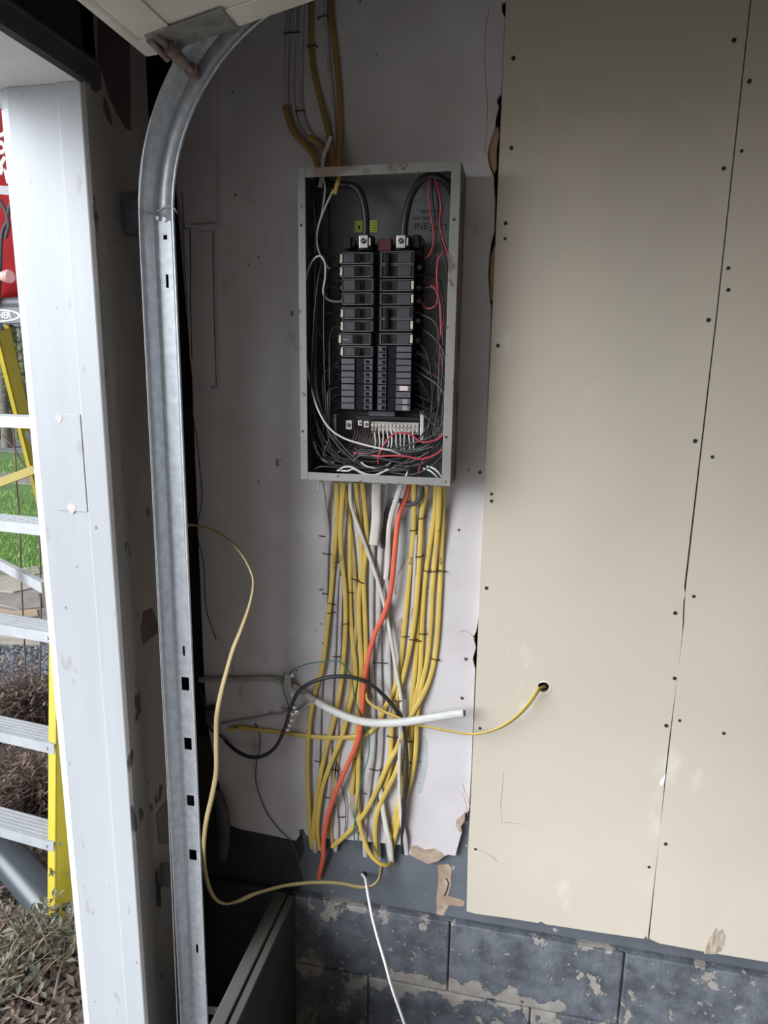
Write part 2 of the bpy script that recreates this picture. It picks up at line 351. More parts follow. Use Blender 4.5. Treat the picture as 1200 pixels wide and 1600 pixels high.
for nm, poly, y0 in (('trim_torn_edge', [(778,196),(770,212),(763,238),(766,256),(772,272),(776,262),(776,235),(780,210)], .004),
                 ('trim_torn_edge', [(772,384),(767,400),(765,432),(767,468),(773,474),(774,430),(775,392)], .004),
                 ('trim_torn_edge', [(641,1323),(650,1321),(664,1328),(678,1326),(690,1332),(694,1338),(684,1346),(668,1350),(652,1342),(642,1337)], -.0008),
                 ('trim_torn_edge', [(713,1281),(722,1275),(727,1268),(726,1282),(720,1292),(722,1303),(716,1298),(712,1290)], -.0008)):
    struct(wallprism([poly], y0, y0+.008).build(nm, M['brownply'] if y0 > 0 else M['hard']))
# vertical boards at the top of the corner
struct(wallprism([[(262,-60),(334,-60),(336,352),(288,356),(275,300)]], -.020, -.0002).build('trim_corner_board', M['ply'], bevel=.0015, seg=1))
struct(wallprism([[(286,358),(331,356),(339,604),(302,602),(296,560)]], -.014, -.0002).build('trim_corner_board', M['ply'], bevel=.0015, seg=1))
struct(wallprism([[(298,352),(336,350),(337,357),(300,360)]], -.026, -.0202).build('trim_corner_ledge', M['ply']))
# sill board and painted blocks
struct(MB().box((XL-.1,.013,.4255),(4.15,.0199,.72)).build('wall_sill', M['sill']))
struct(wallprism([[(300,1150),(420,1150),(452,1290),(470,1300),(476,1325),(468,1352),(474,1376),(466,1392),(300,1392)]], .0126, .0135).build('trim_shade_patch', M['shade']))  # corner shade painted as a dark patch over the sill's left end
blk = MB()
def zc(k): return .425-.2*k
xs0 = P(703,1480,y=-.006).x
for k in range(3):
    off = 0 if k % 2 == 0 else .2
    x = xs0-1.2+off
    while x < 4.1:
        a = max(x, -.214); b = min(x+.3965, 4.15)
        if b-a > .03: blk.box((a,-.006,zc(k+1)+.0025), (b,.0185,zc(k)-.0015))
        x += .4
struct(blk.build('wall_foundation', M['blockp'], bevel=.004, seg=2))
struct(MB().box((XL-.1,.0,-.1),(-.2141,.0186,.4254)).build('wall_foundation', M['shade'], bevel=.002))  # foundation behind the partition, its shade put into the colour
struct(MB().box((-.214,.002,-.1),(4.15,.0186,.425)).build('wall_foundation', M['blockp']))
# front wall beside the opening
fw = MB().box((XL-.13,YJ+.004,-.1),(XL,-.125,2.75))
struct(fw.build('wall_left', M['inner'], bevel=.002))
struct(MB().box((XL-.13,-.1249,-.1),(XL-.11,.16,2.75)).build('wall_left', M['black']))
struct(MB().box((XL-.13,-.6+YO,-.1),(XL,YO,2.75)).build('wall_left', M['sheath']))
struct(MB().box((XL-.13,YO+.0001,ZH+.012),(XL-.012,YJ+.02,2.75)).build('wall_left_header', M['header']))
# jamb: wide face, stepped strip, chamfered outer edge
def vert_prism(poly, z0, z1): return MB().prism([poly], lambda a,b:(a,b,z0), lambda a,b:(a,b,z1))
struct(vert_prism([(-.576,YJ),(-.481,YJ),(-.481,YJ+.02),(-.60,YJ+.02),(-.597,YJ+.010)], -.1, ZH).build('trim_door_jamb', M['jamb'], bevel=.0015))
struct(vert_prism([(-.481,YJ-.004),(-.437,YJ-.004),(-.4365,YJ+.02),(-.481,YJ+.02)], -.1, ZH).build('trim_door_jamb', M['jamb'], bevel=.002))
struct(vert_prism([(-.576,YJ-.0005),(-.598,YJ+.009),(-.62,YJ+.05),(-.61,YJ+.10),(-.59,YJ+.02)], -.1, 2.14).build('trim_outer_corner', M['jambedge'], bevel=.0015))
# let-in patch of the jamb
a = P(80,646,y=YJ); b = P(127,646,y=YJ); c = P(136,800,y=YJ); d = P(92,800,y=YJ)
struct(MB().prism([[(-.546,a.z),(-.485,a.z),(-.485,c.z),(-.546,c.z)]], lambda u,v:(u,YJ-.0016,v), lambda u,v:(u,YJ+.001,v)).build('trim_jamb_patch', M['jamb'], bevel=.0006))
for (u,v,r) in ((92,654,.007),(112,794,.009)):
    q = P(u,v,y=YJ-.0016); struct(MB().prism([[(q.x+r*math.cos(t)*(1+.25*math.sin(3*t)), q.z+r*math.sin(t)*(1+.2*math.cos(4*t))) for t in [2*PI*i/14 for i in range(14)]]], lambda u,v:(u,YJ-.0021,v), lambda u,v:(u,YJ-.001,v)).build('trim_knot', M['paper']))
# head lining (white) and dark header with its rubber strip
struct(MB().box((-.60,YO,ZH),(XL-.001,YJ+.02,ZH+.012)).build('trim_head_lining', M['headp']))
struct(MB().box((-.66,YO,ZH+.001),(-.6001,YJ+.1,ZH+.3)).build('trim_outer_head', M['siding']))
struct(MB().box((-.64,YJ+.1,-.1),(-.566,.3,2.75)).build('wall_outside_left', M['siding']))
p0 = P(151,113,x=XL+.006); p1 = P(4,0,x=XL+.006)
rb = MB(); ya = YJ+.035; 
rb.prism([[(XL,ZH-.004),(XL+.010,ZH),(XL+.012,ZH+.03),(XL+.004,ZH+.036),(XL,ZH+.05)]], lambda a,b:(a,ya,b), lambda a,b:(a,YO,b))
rb.cyl((XL+.008,ya,ZH+.034),(XL+.008,YO,ZH+.034),.006,12)
tag(rb.build('weather_strip', M['rubber']), 'dark rubber weather strip along the head of the garage door opening', 'weather strip')
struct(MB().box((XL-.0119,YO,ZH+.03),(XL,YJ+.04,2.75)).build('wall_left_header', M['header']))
# rubber seal beside the jamb
tag(vert_prism([(XL-.001,YJ-.006),(XL+.006,YJ-.002),(XL+.006,YJ+.012),(XL+.0005,YJ+.02)], 0, ZH).build('weather_strip', M['inner'], bevel=.001),
    'grey weathered strip running up the inner edge of the white jamb', 'weather strip')
# bare brown patches of the front wall
def xprism(poly_px, x0, x1):
    lp = [(P(a,b,x=x0).y, P(a,b,x=x0).z) for a,b in poly_px]
    return MB().prism([lp], lambda a,b:(x0,a,b), lambda a,b:(x1,a,b))
for poly in ([(153,0),(196,0),(203,60),(204,130),(205,205),(196,200),(182,176),(170,150),(160,112),(153,100)],
             [(224,955),(238,950),(247,975),(246,990),(232,1000),(224,1008),(220,985)],
             [(163,150),(172,172),(176,196),(168,188),(162,168)]):
    struct(xprism(poly, XL+.0008, XL-.0005).build('trim_bare_patch', M['brownpaint']))
# rest of the shell
# low partition board standing in front of the corner
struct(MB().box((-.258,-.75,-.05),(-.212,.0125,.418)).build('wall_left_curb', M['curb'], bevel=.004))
struct(MB().box((-.262,-.75,.4182),(-.232,-.004,.428)).build('trim_curb_plank', M['curbwood'], bevel=.002))
struct(MB().box((-.228,-.75,.4182),(-.2105,-.006,.424)).build('trim_curb_plank', M['curbwood'], bevel=.002))
struct(MB().box((XL,-5.5,-.1),(4.2,.02,-.0)).build('floor', M['floor']))
struct(MB().box((XL-.13,-5.6,2.75),(4.2,.16,2.85)).build('ceiling', M['ceil']))
struct(MB().box((4.2,-5.6,-.1),(4.3,.16,2.85)).build('wall_right', M['sheath']))
struct(MB().box((XL-.13,-5.6,-.1),(4.2,-5.5,2.75)).build('wall_front', M['sheath']))
# ---------------------------------------------------------------- drywall sheets
YD = -.0135
def circ(cx, cz, r, n=20, wob=0, ph=0): return [(cx+r*(1+wob*math.sin(3*t+ph)+wob*.6*math.sin(5*t))*math.cos(t), cz+r*(1+wob*math.sin(3*t+ph))*math.sin(t)) for t in [2*PI*i/n for i in range(n)]]
def W2(l): return [(P(a,b,y=YD).x, P(a,b,y=YD).z) for a,b in l]
hole = P(850,1074,y=YD)
s1 = thing('drywall_sheet', 'tan drywall sheet with a cable hole, standing between the white painted wall and the seam', 'drywall', (.42,YD,.46))
outer = W2([(793.5,-60),(769.5,480),(748,960),(741,1120),(735,1260),(731,1330),(729,1424),(745,1428),(790,1434),(840,1442),(846,1440),(852,1444),(930,1456),(1006,1467),(1010,1462),(1012,1468),(1066,990),(1068,940),(1071,928),(1069,918),(1119,490),(1172,0),(1178,-60)])
mb = MB().prism([outer, circ(hole.x,hole.z,.0125,18,.05)], lambda a,b:(a,YD,b), lambda a,b:(a,-.0008,b))
mb.build('sheet', M['drywall'], s1)
rim = MB()
for k in range(18):
    t0 = 2*PI*k/18; 
    if 2.4 < t0 < 3.8: continue
    rim.box((0,0,0),(0,0,0)) if False else None
rim.tube([(hole.x+.0132*math.cos(t), YD+.0002, hole.z+.0132*math.sin(t)) for t in [-2.3+4.6*i/20 for i in range(21)]], .0016, .0012, 6)
rim.build('torn_rim', M['gypsum'], s1)
MB().prism([circ(hole.x,hole.z,.0135,16)], lambda a,b:(a,-.0007,b), lambda a,b:(a,-.0003,b)).build('hole_depth', M['black'], s1)
for l in ([(740,1326),(750,1329),(762,1334),(772,1341),(777,1347)], [(787,1205),(784,1240),(782,1262),(784,1284)], [(784,1284),(800,1286),(818,1288)]):
    MB().tube([P(a,b,y=YD-.0001) for a,b in l], .0007, .0004, 5).build('scored_line', M['stain'], s1)
s2 = thing('drywall_sheet', 'tan drywall sheet at the right edge, past the long vertical seam', 'drywall', (.9,YD,.46))
outer = W2([(1181,-60),(1174.2,0),(1121.5,490),(1071,930),(1069,975),(1045,1160),(1040,1205),(1015,1467),(1030,1474),(1100,1487),(1210,1505),(1500,1556),(1700,-60)])
MB().prism([outer], lambda a,b:(a,YD,b), lambda a,b:(a,-.0008,b)).build('sheet', M['drywall'], s2)
MB().prism([W2([(1100,1490),(1104,1474),(1111,1462),(1119,1449),(1123,1456),(1129,1452),(1135,1466),(1133,1476),(1127,1486),(1116,1491)])], lambda a,b:(a,YD-.0003,b), lambda a,b:(a,YD+.001,b)).build('smear', M['stain'], s2)
MB().prism([W2([(1030,1226),(1033,1218),(1040,1210),(1038,1222),(1035,1228)])], lambda a,b:(a,YD-.0006,b), lambda a,b:(a,YD+.001,b)).build('torn_flap', M['gypsum'], s1)
# screws and nail holes in the drywall
scr = [(802,91,'near the top left corner of the wider sheet'),(799,231,'on the left edge level with the top left torn wood'),(790,349,'upper of the pair right of the panel top'),
 (789,373,'lower of the pair right of the panel top'),(778,540,'on the left edge level with the middle of the breakers'),(768,772,'upper of the pair level with the panel bottom'),
 (768,783,'lower of the pair level with the panel bottom'),(760,919,'on the left edge level with the middle of the yellow cables'),(1147,63,'left of the seam near the top'),
 (1171,127,'right of the seam near the top, highest there'),(1159,236,'right of the seam, second from the top'),(1131,263,'left of the seam below its top screw'),
 (1138,419,'upper of the close pair right of the seam'),(1138,453,'lower of the close pair right of the seam'),(1107,500,'left of the seam level with the breakers'),
 (1086,689,'left of the seam level with the panel bottom edge'),(1113,714,'right of the seam just below the panel bottom level'),(1084,932,'right of the seam level with the staples'),
 (1055,958,'beside the seam above the cable hole level'),(1054,1060,'on the seam level with the cable hole'),(1041,1134,'left of the seam below the cable hole level'),
 (1062,1126,'right of the seam below the cable hole level'),(1040,1319,'right of the seam near the bottom'),(1014,1355,'left of the seam near the bottom'),
 (743,1327,'at the start of the crack near the bottom left corner'),(750,1138,'at the left edge beside the yellow cable'),(1131,1146,'in the middle of the right sheet')]
def screw_mesh():
    m = MB().cyl((0,.0016,0),(0,-.0002,0),.0036,14).cyl((0,-.0002,0),(0,-.0006,0),.0036,14,.0027)
    return m
sc = None
for a,b,t in scr:
    p = P(a,b,y=YD-.0006)
    if sc is None: sc = screw_mesh().build('drywall_screw', M['slot']); o = sc
    else: o = sc.copy(); COL.objects.link(o)
    o.location = p; k = .8+.35*((a*7+b*3)%10)/10; o.scale = (k,1,k)
    tag(o, 'dark drywall screw head '+t, 'screw', 'drywall screws')

# ---------------------------------------------------------------- breaker panel box
BX0,BX1,BZ0,BZ1,BY = -.1495,.1555,1.500,2.087,-.1
pn = thing('breaker_panel', 'open grey metal breaker panel box with rusted right side, fixed to the white wall', 'breaker panel', ((BX0+BX1)/2,0,BZ0))
MB().box((BX0,-.0016,BZ0),(BX1,-.0002,BZ1)).build('back_plate', M['boxin'], pn)
MB().box((BX0,-.0999,BZ0),(BX0+.0016,-.0017,BZ1)).build('side_wall', M['boxin'], pn)
MB().box((BX1-.0016,-.0999,BZ0),(BX1,-.0017,BZ1)).build('side_wall', M['boxside'], pn)
MB().box((BX0+.0017,-.0999,BZ1-.0016),(BX1-.0017,-.0017,BZ1)).build('top_wall', M['box'], pn)
MB().box((BX0+.0017,-.0999,BZ0),(BX1-.0017,-.0017,BZ0+.0016)).build('bottom_wall', M['box'], pn)
FW = .0145
MB().box((BX0-.0004,-.1016,BZ0-.0004),(BX0+FW,-.1,BZ1+.0004)).build('front_flange', M['box'], pn, bevel=.0005)
MB().box((BX1-FW-.002,-.1016,BZ0-.0004),(BX1+.0004,-.1,BZ1+.0004)).build('front_flange', M['box'], pn, bevel=.0005)
MB().box((BX0+FW+.0002,-.1014,BZ1-.0165),(BX1-FW-.0022,-.1,BZ1+.0003)).build('front_flange', M['box'], pn, bevel=.0005)
MB().box((BX0+FW+.0002,-.1014,BZ0-.0003),(BX1-FW-.0022,-.1,BZ0+.015)).build('front_flange', M['box'], pn, bevel=.0005)
for a,b in ((470.5,352),(709.5,343),(473,674),(697,683)):
    q = P(a,b,y=-.1018); MB().cyl((q.x,-.1024,q.z),(q.x,-.1015,q.z),.0024,12).build('screw_hole', M['slot'], pn)
# raised ridge inside the top of the back
MB().box((BX0+.02,-.004,2.045),(BX1-.01,-.0017,2.0475)).build('back_rib', M['boxin'], pn)
# stencilled writing on the back plate
def T(body, px, py, size, rot=0, bold=.0002, m='ink', y=-.0018, name='stencil_text', par=None):
    q = P(px, py, y=y); return text_mesh(body, size, .00005, M[m], name, par or pn, face_y(q.x,y,q.z,rot), bold)
T('INE', 658, 354, .0185); T('LINE', 684.5, 354.5, .0178, PI)
T('BOX TIGHTLY', 663, 341, .0072, 0, .0003); T('POWER SERV', 673, 330.5, .0066, 0, .0003)
lab = P(572,354,y=-.0022)
MB().box((lab.x-.0235,-.0024,lab.z-.0105),(lab.x+.0235,-.0018,lab.z+.0115)).build('yellow_label', M['ygl'], pn)
lb = P(561,355,y=-.0025); MB().box((lb.x-.002,-.0027,lb.z-.004),(lb.x+.002,-.0024,lb.z+.003)).build('label_print', M['ink'], pn)
for k in range(4):
    lb = P(586,348+k*4,y=-.0025); MB().box((lb.x-.006+.002*(k%2),-.0027,lb.z-.0006),(lb.x+.006,-.0024,lb.z+.0006)).build('label_print', M['ink'], pn)
# bus frame behind the breakers
bus = thing('bus_assembly', 'black breaker bus frame with two aluminium main lugs, in the middle of the panel', 'bus bar frame', (0,-.002,1.64))
def PX(px, y, py=500): return P(px,py,y=y).x
YF = -.078
LX0, LX1 = PX(533,YF), PX(584.5,YF); RX0, RX1 = PX(592,YF), PX(645,YF)
def Z(py, px=588, y=YF): return P(px,py,y=y).z
MB().box((LX0-.004,-.03,Z(646)),(RX1+.006,-.0017,Z(375))).build('frame', M['bk'], bus, bevel=.001)
MB().box((LX1-.004,-.062,Z(642)),(RX0+.004,-.0301,Z(392))).build('centre_rail', M['bkd'], bus)
for lx in (568.5, 627):
    q = P(lx,378,y=-.062)
    MB().box((q.x-.0125,-.055,q.z-.014),(q.x+.0155,-.0301,q.z+.013)).build('lug_base', M['bk'], bus, bevel=.001)
    lg = MB().box((q.x-.0085,-.066,q.z-.0115),(q.x+.0085,-.0551,q.z+.0115)).build('main_lug', M['lug'], bus, bevel=.0008)
    MB().cyl((q.x+.0005,-.0675,q.z+.001),(q.x+.0005,-.066,q.z+.001),.0052,18).build('lug_screw', M['slot'], lg)
    MB().bar((q.x-.003,-.0677,q.z-.001),(q.x+.004,-.0677,q.z+.003),.0012,.0016,(0,1,0)).build('screw_slot', M['lug'], lg)
    MB().box((q.x+.0105,-.064,q.z-.007),(q.x+.0135,-.0551,q.z+.007)).build('lug_spacer', M['lug'], bus)
q = P(600,380,y=-.05); MB().box((q.x-.012,-.05,q.z-.014),(q.x+.014,-.0301,q.z+.009)).build('insulator_block', M['redpl'], bus, bevel=.001)
for (a,b) in ((545,379),(652,377)):
    q = P(a,b,y=-.045); MB().cyl((q.x,-.045,q.z),(q.x,-.0301,q.z),.0125,20).box((q.x-.009,-.05,q.z-.012),(q.x+.005,-.0301,q.z+.010)).build('end_block', M['bk'], bus, bevel=.001)

# ---------------------------------------------------------------- breakers
ord_ = ['topmost','second','third','fourth','fifth','sixth','seventh','eighth','ninth','tenth','eleventh','twelfth']
def single(side, py0, py1, idx, chip, dx=0, two=False, mark=False, extra=''):
    z1, z0 = Z(py0)-.0004, Z(py1)+.0004; s = 1 if side == 'L' else -1
    xi, xo = ((LX1, LX0) if side == 'L' else (RX0, RX1)); xi += dx; xo += dx      # inner and outer end
    zc_ = (z0+z1)/2; H = z1-z0
    sidew = 'left' if side == 'L' else 'right'
    lab = ('wide double breaker with joined handle' if two else 'black single breaker')+extra
    t = thing('circuit_breaker', f'{lab}, {ord_[idx]} down in the {sidew} column', 'circuit breaker', (xi,YF,zc_), 'circuit breakers in the panel')
    def bx(x0,x1,y0,y1,za,zb): return MB().box((x0,y0,za),(x1,y1,zb))
    bx(xi,xo,-.0305,YF+.003,z0,z1).build('body', M['bk'], t, bevel=.0006)
    L = abs(xo-xi)
    # raised rim
    rim = MB()
    n = 2 if two else 1
    for k in range(n):
        a = z0+H*k/n+.0008; b = z0+H*(k+1)/n-.0008
        e = .0013
        X0 = xi-s*.003; X1 = xo+s*.001
        rim.box((X0,YF+.0031,a),(X1,YF,a+e)); rim.box((X0,YF+.0031,b-e),(X1,YF,b)); rim.box((X0,YF+.0031,a),(X0-s*e,YF,b)); 
    rim.build('rim', M['rimp'], t)
    for k in range(n):
        a = z0+H*k/n+.0045; b = z0+H*(k+1)/n-.0045
        if side == 'L':
            bx(xo+.006,xo+.027,YF+.0031,YF+.0012,a-.0012,b+.0012).build('label_plate', M['bkl'], t, bevel=.0004)
            hx0, hx1 = xo+.028, xo+.043
        else:
            bx(xo-.006,xo-.030,YF+.0031,YF+.0012,a-.0015,b+.0015).build('label_plate', M['bkl'], t, bevel=.0004)
            hx0, hx1 = xi+.0085, xi+.0215
        if not two:
            bx(hx0,hx1,YF+.0031,YF-.0005,a-.0008,b+.0008).build('toggle_well', M['bkt'], t, bevel=.0004)
            bx(hx0+.0006,hx1-.0025,YF+.003,YF-.005,a-.0006,b+.0006).build('toggle', M['bkd'], t, bevel=.0008)
            bx(hx1-.003,hx1-.0018,YF,YF-.0012,a+.0005,b-.0005).build('toggle_window', M['slot'], t)
        else:
            bx(hx0,hx0+.004,YF+.0031,YF-.0003,a,b).build('toggle_window', M['slot'], t)
    if two: bx(hx0+.005,hx1-.001,YF+.003,YF-.007,z0+.005,z1-.005).build('toggle', M['bkd'], t, bevel=.001)
    if chip:
        zz = [zc_] if not two else [z0+H*.25] if chip == 1 else []
        for q in zz:
            bx(xo-s*.0005,xo+s*.0042,YF+.002,YF-.0008,q-.0075,q+.0075).build('circuit_tag', M['chip'], t, bevel=.0006)
    if mark:
        bx(xo+.007,xo+.019,YF+.0011,YF+.0009,zc_-.002,zc_).build('printed_mark', M['gband'], t)
    # wire terminal at the outer end
    sc_ = MB().cyl((xo+s*-.006,-.052,zc_-.002),(xo-s*.006,-.045,zc_-.002),.0042,12).build('terminal_screw', M['rust'], t)
    bx(xo-s*.0003,xo-s*.0135,-.046,-.0306,z0+.003,z1-.003).build('terminal_shroud', M['bkd'], t)
    return t
def tandem(side, py0, py1, idx, lab=None):
    z1, z0 = Z(py0)-.0003, Z(py1)+.0003; s = 1 if side == 'L' else -1
    xi, xo = ((LX1-.002, LX0) if side == 'L' else (RX0-.001, RX1-.001)); zc_ = (z0+z1)/2; H = z1-z0
    sidew = 'left' if side == 'L' else 'right'
    ex = {'pink': ' with pink paper label', 'speck': ' with speckled plates'}.get(lab, '')
    t = thing('tandem_breaker', f'slate grey twin breaker{ex}, {ord_[idx]} twin one down in the {sidew} column', 'circuit breaker', (xi,YF,zc_), 'tandem breakers in the panel')
    MB().box((xi,-.0305,z0),(xo,YF+.004,z1)).build('body', M['bkd'], t, bevel=.0005)
    for k in range(2):
        a = z0+H*k/2+.0009; b = z0+H*(k+1)/2-.0009
        # outer plate
        MB().box((xo+s*.0005,YF+.0041,a),(xo+s*.0275 if side=='L' else xo-.0295,YF,b)).build('label_plate', M['bkt'], t, bevel=.0004)
        g0 = xi-s*.0175
        MB().box((xi-s*.0015,YF+.0041,a),(xi-s*.017,YF,b)).build('toggle_frame', M['bkt'], t, bevel=.0004)
        MB().box((xi-s*.0085,YF+.001,a+.0022),(xi-s*.0135,YF-.0035,b-.0022)).build('toggle', M['bkd'], t, bevel=.0004)
        if lab and (lab == 'speck' or k == 1):
            x0 = xo-.006 if side == 'R' else xo+.006
            MB().box((x0,YF-.0001,a+.0006),(x0-.0165 if lab=='pink' else x0-.010,YF-.0004,b-.0006)).build('paper_label', M['paper'] if lab == 'pink' else M['chip'] if False else M['gband'], t)
    MB().box((xi-s*.0002,YF+.003,z0+.0004),(xi-s*.0014,YF-.0008,z1-.0004)).build('end_ridge', M['bkt'], t)
    MB().box((xo-s*.0003,-.046,z0+.001),(xo-s*.0125,-.0306,z1-.003)).build('terminal_shroud', M['bkd'], t)
    return t
Lr = [(393,412.5),(413,433.5),(434,455.5),(456,477),(479,499.5),(500,519),(520,540),(540.5,559)]
for i,(a,b) in enumerate(Lr):
    single('L', a, b, i, i not in (2,3), dx=(-.004 if i == 6 else (-.0015 if i < 2 else 0)), mark=(i == 6), extra={2:' without a tag',3:' with a white wire',6:' with small grey print'}.get(i,''))
for i in range(4): tandem('L', 559.8+i*20.3, 559.8+(i+1)*20.3, i)
single('R', 392, 435, 0, 0, two=True, extra=' and no tag')
single('R', 436, 456, 1, 1); single('R', 457, 477, 2, 1)
single('R', 478, 518, 3, 1, two=True, extra=' and tag')
single('R', 519.5, 539.3, 4, 1)
for i,l in enumerate([None,None,None,'pink','speck']): tandem('R', 540+i*20.3, 540+(i+1)*20.3, i, l)

# ---------------------------------------------------------------- neutral bar and hardware below the breakers
nb = thing('neutral_bar', 'aluminium neutral bar crowded with screws, below the breakers', 'terminal bar', (.0,-.03,1.6))
q0 = P(579,668,y=-.04); q1 = P(655,666,y=-.04)
MB().box((q0.x,-.04,q0.z-.012),(q1.x,-.028,q1.z+.007)).build('bar', M['galvr'], nb, bevel=.0006)
for r in range(2):
    for k in range(13):
        x = q0.x+.004+(q1.x-q0.x-.008)*k/12; z = (q0.z+q1.z)/2+(.003 if r == 0 else -.007)
        sq = MB().cyl((x,-.0435,z),(x,-.0401,z),.0028,10)
        a = (k*1.3+r)*1.1; sq.bar((x-.0026*math.cos(a),-.0438,z-.0026*math.sin(a)),(x+.0026*math.cos(a),-.0438,z+.0026*math.sin(a)),.0008,.0009,(0,1,0))
        sq.build('terminal_screw', M['lug'], nb)
MB().box((q0.x-.03,-.02,q0.z-.02),(q1.x+.005,-.0017,q0.z+.012)).build('mounting_base', M['bk'], nb)
bl = P(610,646,y=-.05); 
MB().box((P(576,645,y=-.05).x,-.05,bl.z-.006),(P(617,645,y=-.05).x,-.0302,bl.z+.0045)).build('grey_cover', M['bkt'], nb, bevel=.001)
MB().box((P(556,650,y=-.05).x,-.047,bl.z-.0125),(P(656,650,y=-.05).x,-.0302,bl.z-.0065)).build('cross_bar', M['bk'], nb, bevel=.001)
def lug(px, py, w_, h_, lab, y=-.045):
    q = P(px,py,y=y); t = thing('terminal_lug', lab, 'terminal lug', (q.x,y,q.z))
    MB().box((q.x-w_,y,q.z-h_),(q.x+w_,-.0202,q.z+h_)).build('body', M['lug'], t, bevel=.0008)
    MB().cyl((q.x,y-.0015,q.z),(q.x,y,q.z),w_*.6,16).build('screw', M['slot'], t)
    MB().bar((q.x-w_*.4,y-.0018,q.z-w_*.2),(q.x+w_*.4,y-.0018,q.z+w_*.3),.001,.001,(0,1,0)).build('screw_slot', M['lug'], t)
lug(545,664,.0065,.0095,'large aluminium lug left of the neutral bar, set apart from the others')
lug(562.5,661,.0045,.0055,'small aluminium lug, left one of the two beside the neutral bar')
lug(572.5,663,.0055,.0065,'small aluminium lug touching the left end of the neutral bar')
for pts,lab in (([(523,647),(527,690)],'silver strap bracket at the lower left of the breakers'),([(660,642),(659,690)],'silver strap bracket at the lower right of the breakers')):
    a = P(*pts[0],y=-.045); b = P(*pts[1],y=-.045); t = thing('strap_bracket', lab, 'bracket', (a.x,-.045,b.z))
    MB().box((a.x-.0035,-.047,b.z),(a.x+.0035,-.0445,a.z)).build('strap', M['lug'], t, bevel=.0006)
    MB().box((a.x-.0035,-.0444,a.z-.004),(a.x+.0035,-.0017,a.z)).build('leg', M['lug'], t)
    MB().cyl((a.x,-.0485,a.z-.005),(a.x,-.047,a.z-.005),.0028,12).build('screw', M['galvr'], t)

# ---------------------------------------------------------------- wires inside the panel
def wire(name, lab, pts, r, m, group=None, cat='wire', tri=True):
    w3 = [P(a,b,y=y) for a,b,y in pts] if tri else pts
    return tag(MB().tube(smooth_path(w3,5), r, n=7).build(name, M[m], clean=False), lab, cat, group)
wire('feeder_cable','thick black main feeder arching down to the left main lug',[(497,283,-.03),(520,288,-.04),(546,289,-.05),(560,297,-.055),(568,315,-.058),(572,340,-.058),(572,368,-.056)],.0068,'wblack',cat='cable')
wire('feeder_cable','thick black main feeder arching down to the right main lug',[(707,302,-.03),(699,286,-.045),(684,276,-.055),(670,275,-.058),(655,285,-.058),(641,310,-.058),(634,340,-.058),(631,368,-.056)],.0068,'wblack',cat='cable')
wire('red_wire','red wire hanging down from the top right, left one of the hooked pair',[(676,268,-.05),(671,285,-.062),(670,310,-.062),(674,340,-.062),(678,370,-.06),(673,395,-.05),(663,404,-.045)],.0017,'wred','red wires at the right')
wire('red_wire','red wire falling from the top right corner down behind the right flange',[(676,268,-.05),(683,290,-.062),(689,320,-.062),(687,350,-.06),(694,380,-.06),(702,402,-.07)],.0018,'wred','red wires at the right')
wire('red_wire','second red wire falling beside the right flange',[(679,268,-.045),(687,300,-.055),(691,330,-.055),(688,356,-.055),(697,388,-.055),(704,410,-.06)],.0016,'wred','red wires at the right')
wire('black_wire','black wire twisted with the red pair at the top right',[(677,268,-.045),(675,300,-.052),(678,335,-.052),(681,365,-.05),(678,400,-.045),(670,420,-.04)],.0018,'wblack')
wire('black_wire','black wire crossing the upside down stencil at the top right',[(678,270,-.04),(684,310,-.05),(685,350,-.05),(693,392,-.05),(700,430,-.05)],.0018,'wblack')
wire('red_wire','red wire kinked beside the right flange above the twin breakers',[(692,394,-.07),(684,410,-.07),(683,440,-.07),(687,470,-.068),(689,510,-.068),(689,560,-.06)],.002,'wred')
wire('red_wire','red wire looping out beside the right column of breakers',[(659,474,-.05),(668,482,-.06),(680,478,-.066),(684,464,-.07),(680,450,-.07),(673,446,-.07),(682,450,-.065),(692,466,-.06),(694,500,-.06),(690,570,-.05)],.0014,'wred')
wire('red_wire','thin red wire end at the right above the lower wires',[(667,584,-.05),(672,583,-.05),(684,584,-.045),(696,578,-.04)],.0016,'wred')
wire('red_wire','red wire sweeping from the right flange across and down in a hook',[(702,655,-.08),(690,682,-.085),(672,690,-.088),(657,690,-.088),(645,681,-.088),(630,676,-.088),(614,679,-.088),(600,695,-.088),(592,712,-.088),(591,724,-.08)],.0019,'wred')
wire('red_wire','long red wire sagging along the bottom of the panel',[(704,690,-.08),(690,704,-.088),(672,714,-.09),(655,717,-.09),(635,713,-.09),(610,712,-.09),(592,713,-.088),(575,710,-.08),(560,708,-.078),(549,710,-.07),(546,718,-.06)],.0019,'wred')
wire('red_wire','short red wire rising from the bottom right cable clamp',[(655,745,-.07),(655,733,-.075),(662,718,-.075),(676,700,-.07),(690,676,-.06)],.0017,'wred')
wire('white_wire','white wire dropping from the top left then bowing to the breakers',[(521,297,-.07),(510,320,-.075),(500,345,-.078),(495,370,-.078),(498,392,-.078),(507,410,-.075),(515,420,-.06)],.0019,'wwhite')
wire('white_wire','short white wire beside the yellow jacket at the top left',[(505,276,-.06),(508,295,-.07),(505,320,-.072),(500,345,-.07)],.0016,'wwhite')
wire('white_wire','white wire making an arch at the left and ending at a breaker',[(477,440,-.07),(482,420,-.08),(490,405,-.084),(501,400,-.086),(508,412,-.086),(508,435,-.084),(505,456,-.08),(511,467,-.075),(522,471,-.065),(534,471,-.055)],.0019,'wwhite')
wire('white_wire','long white wire sweeping from the left flange across to the neutral bar',[(476,545,-.07),(481,580,-.08),(488,612,-.084),(498,642,-.088),(514,668,-.09),(536,684,-.09),(566,694,-.09),(596,701,-.09),(612,704,-.088),(626,710,-.08)],.0020,'wwhite')
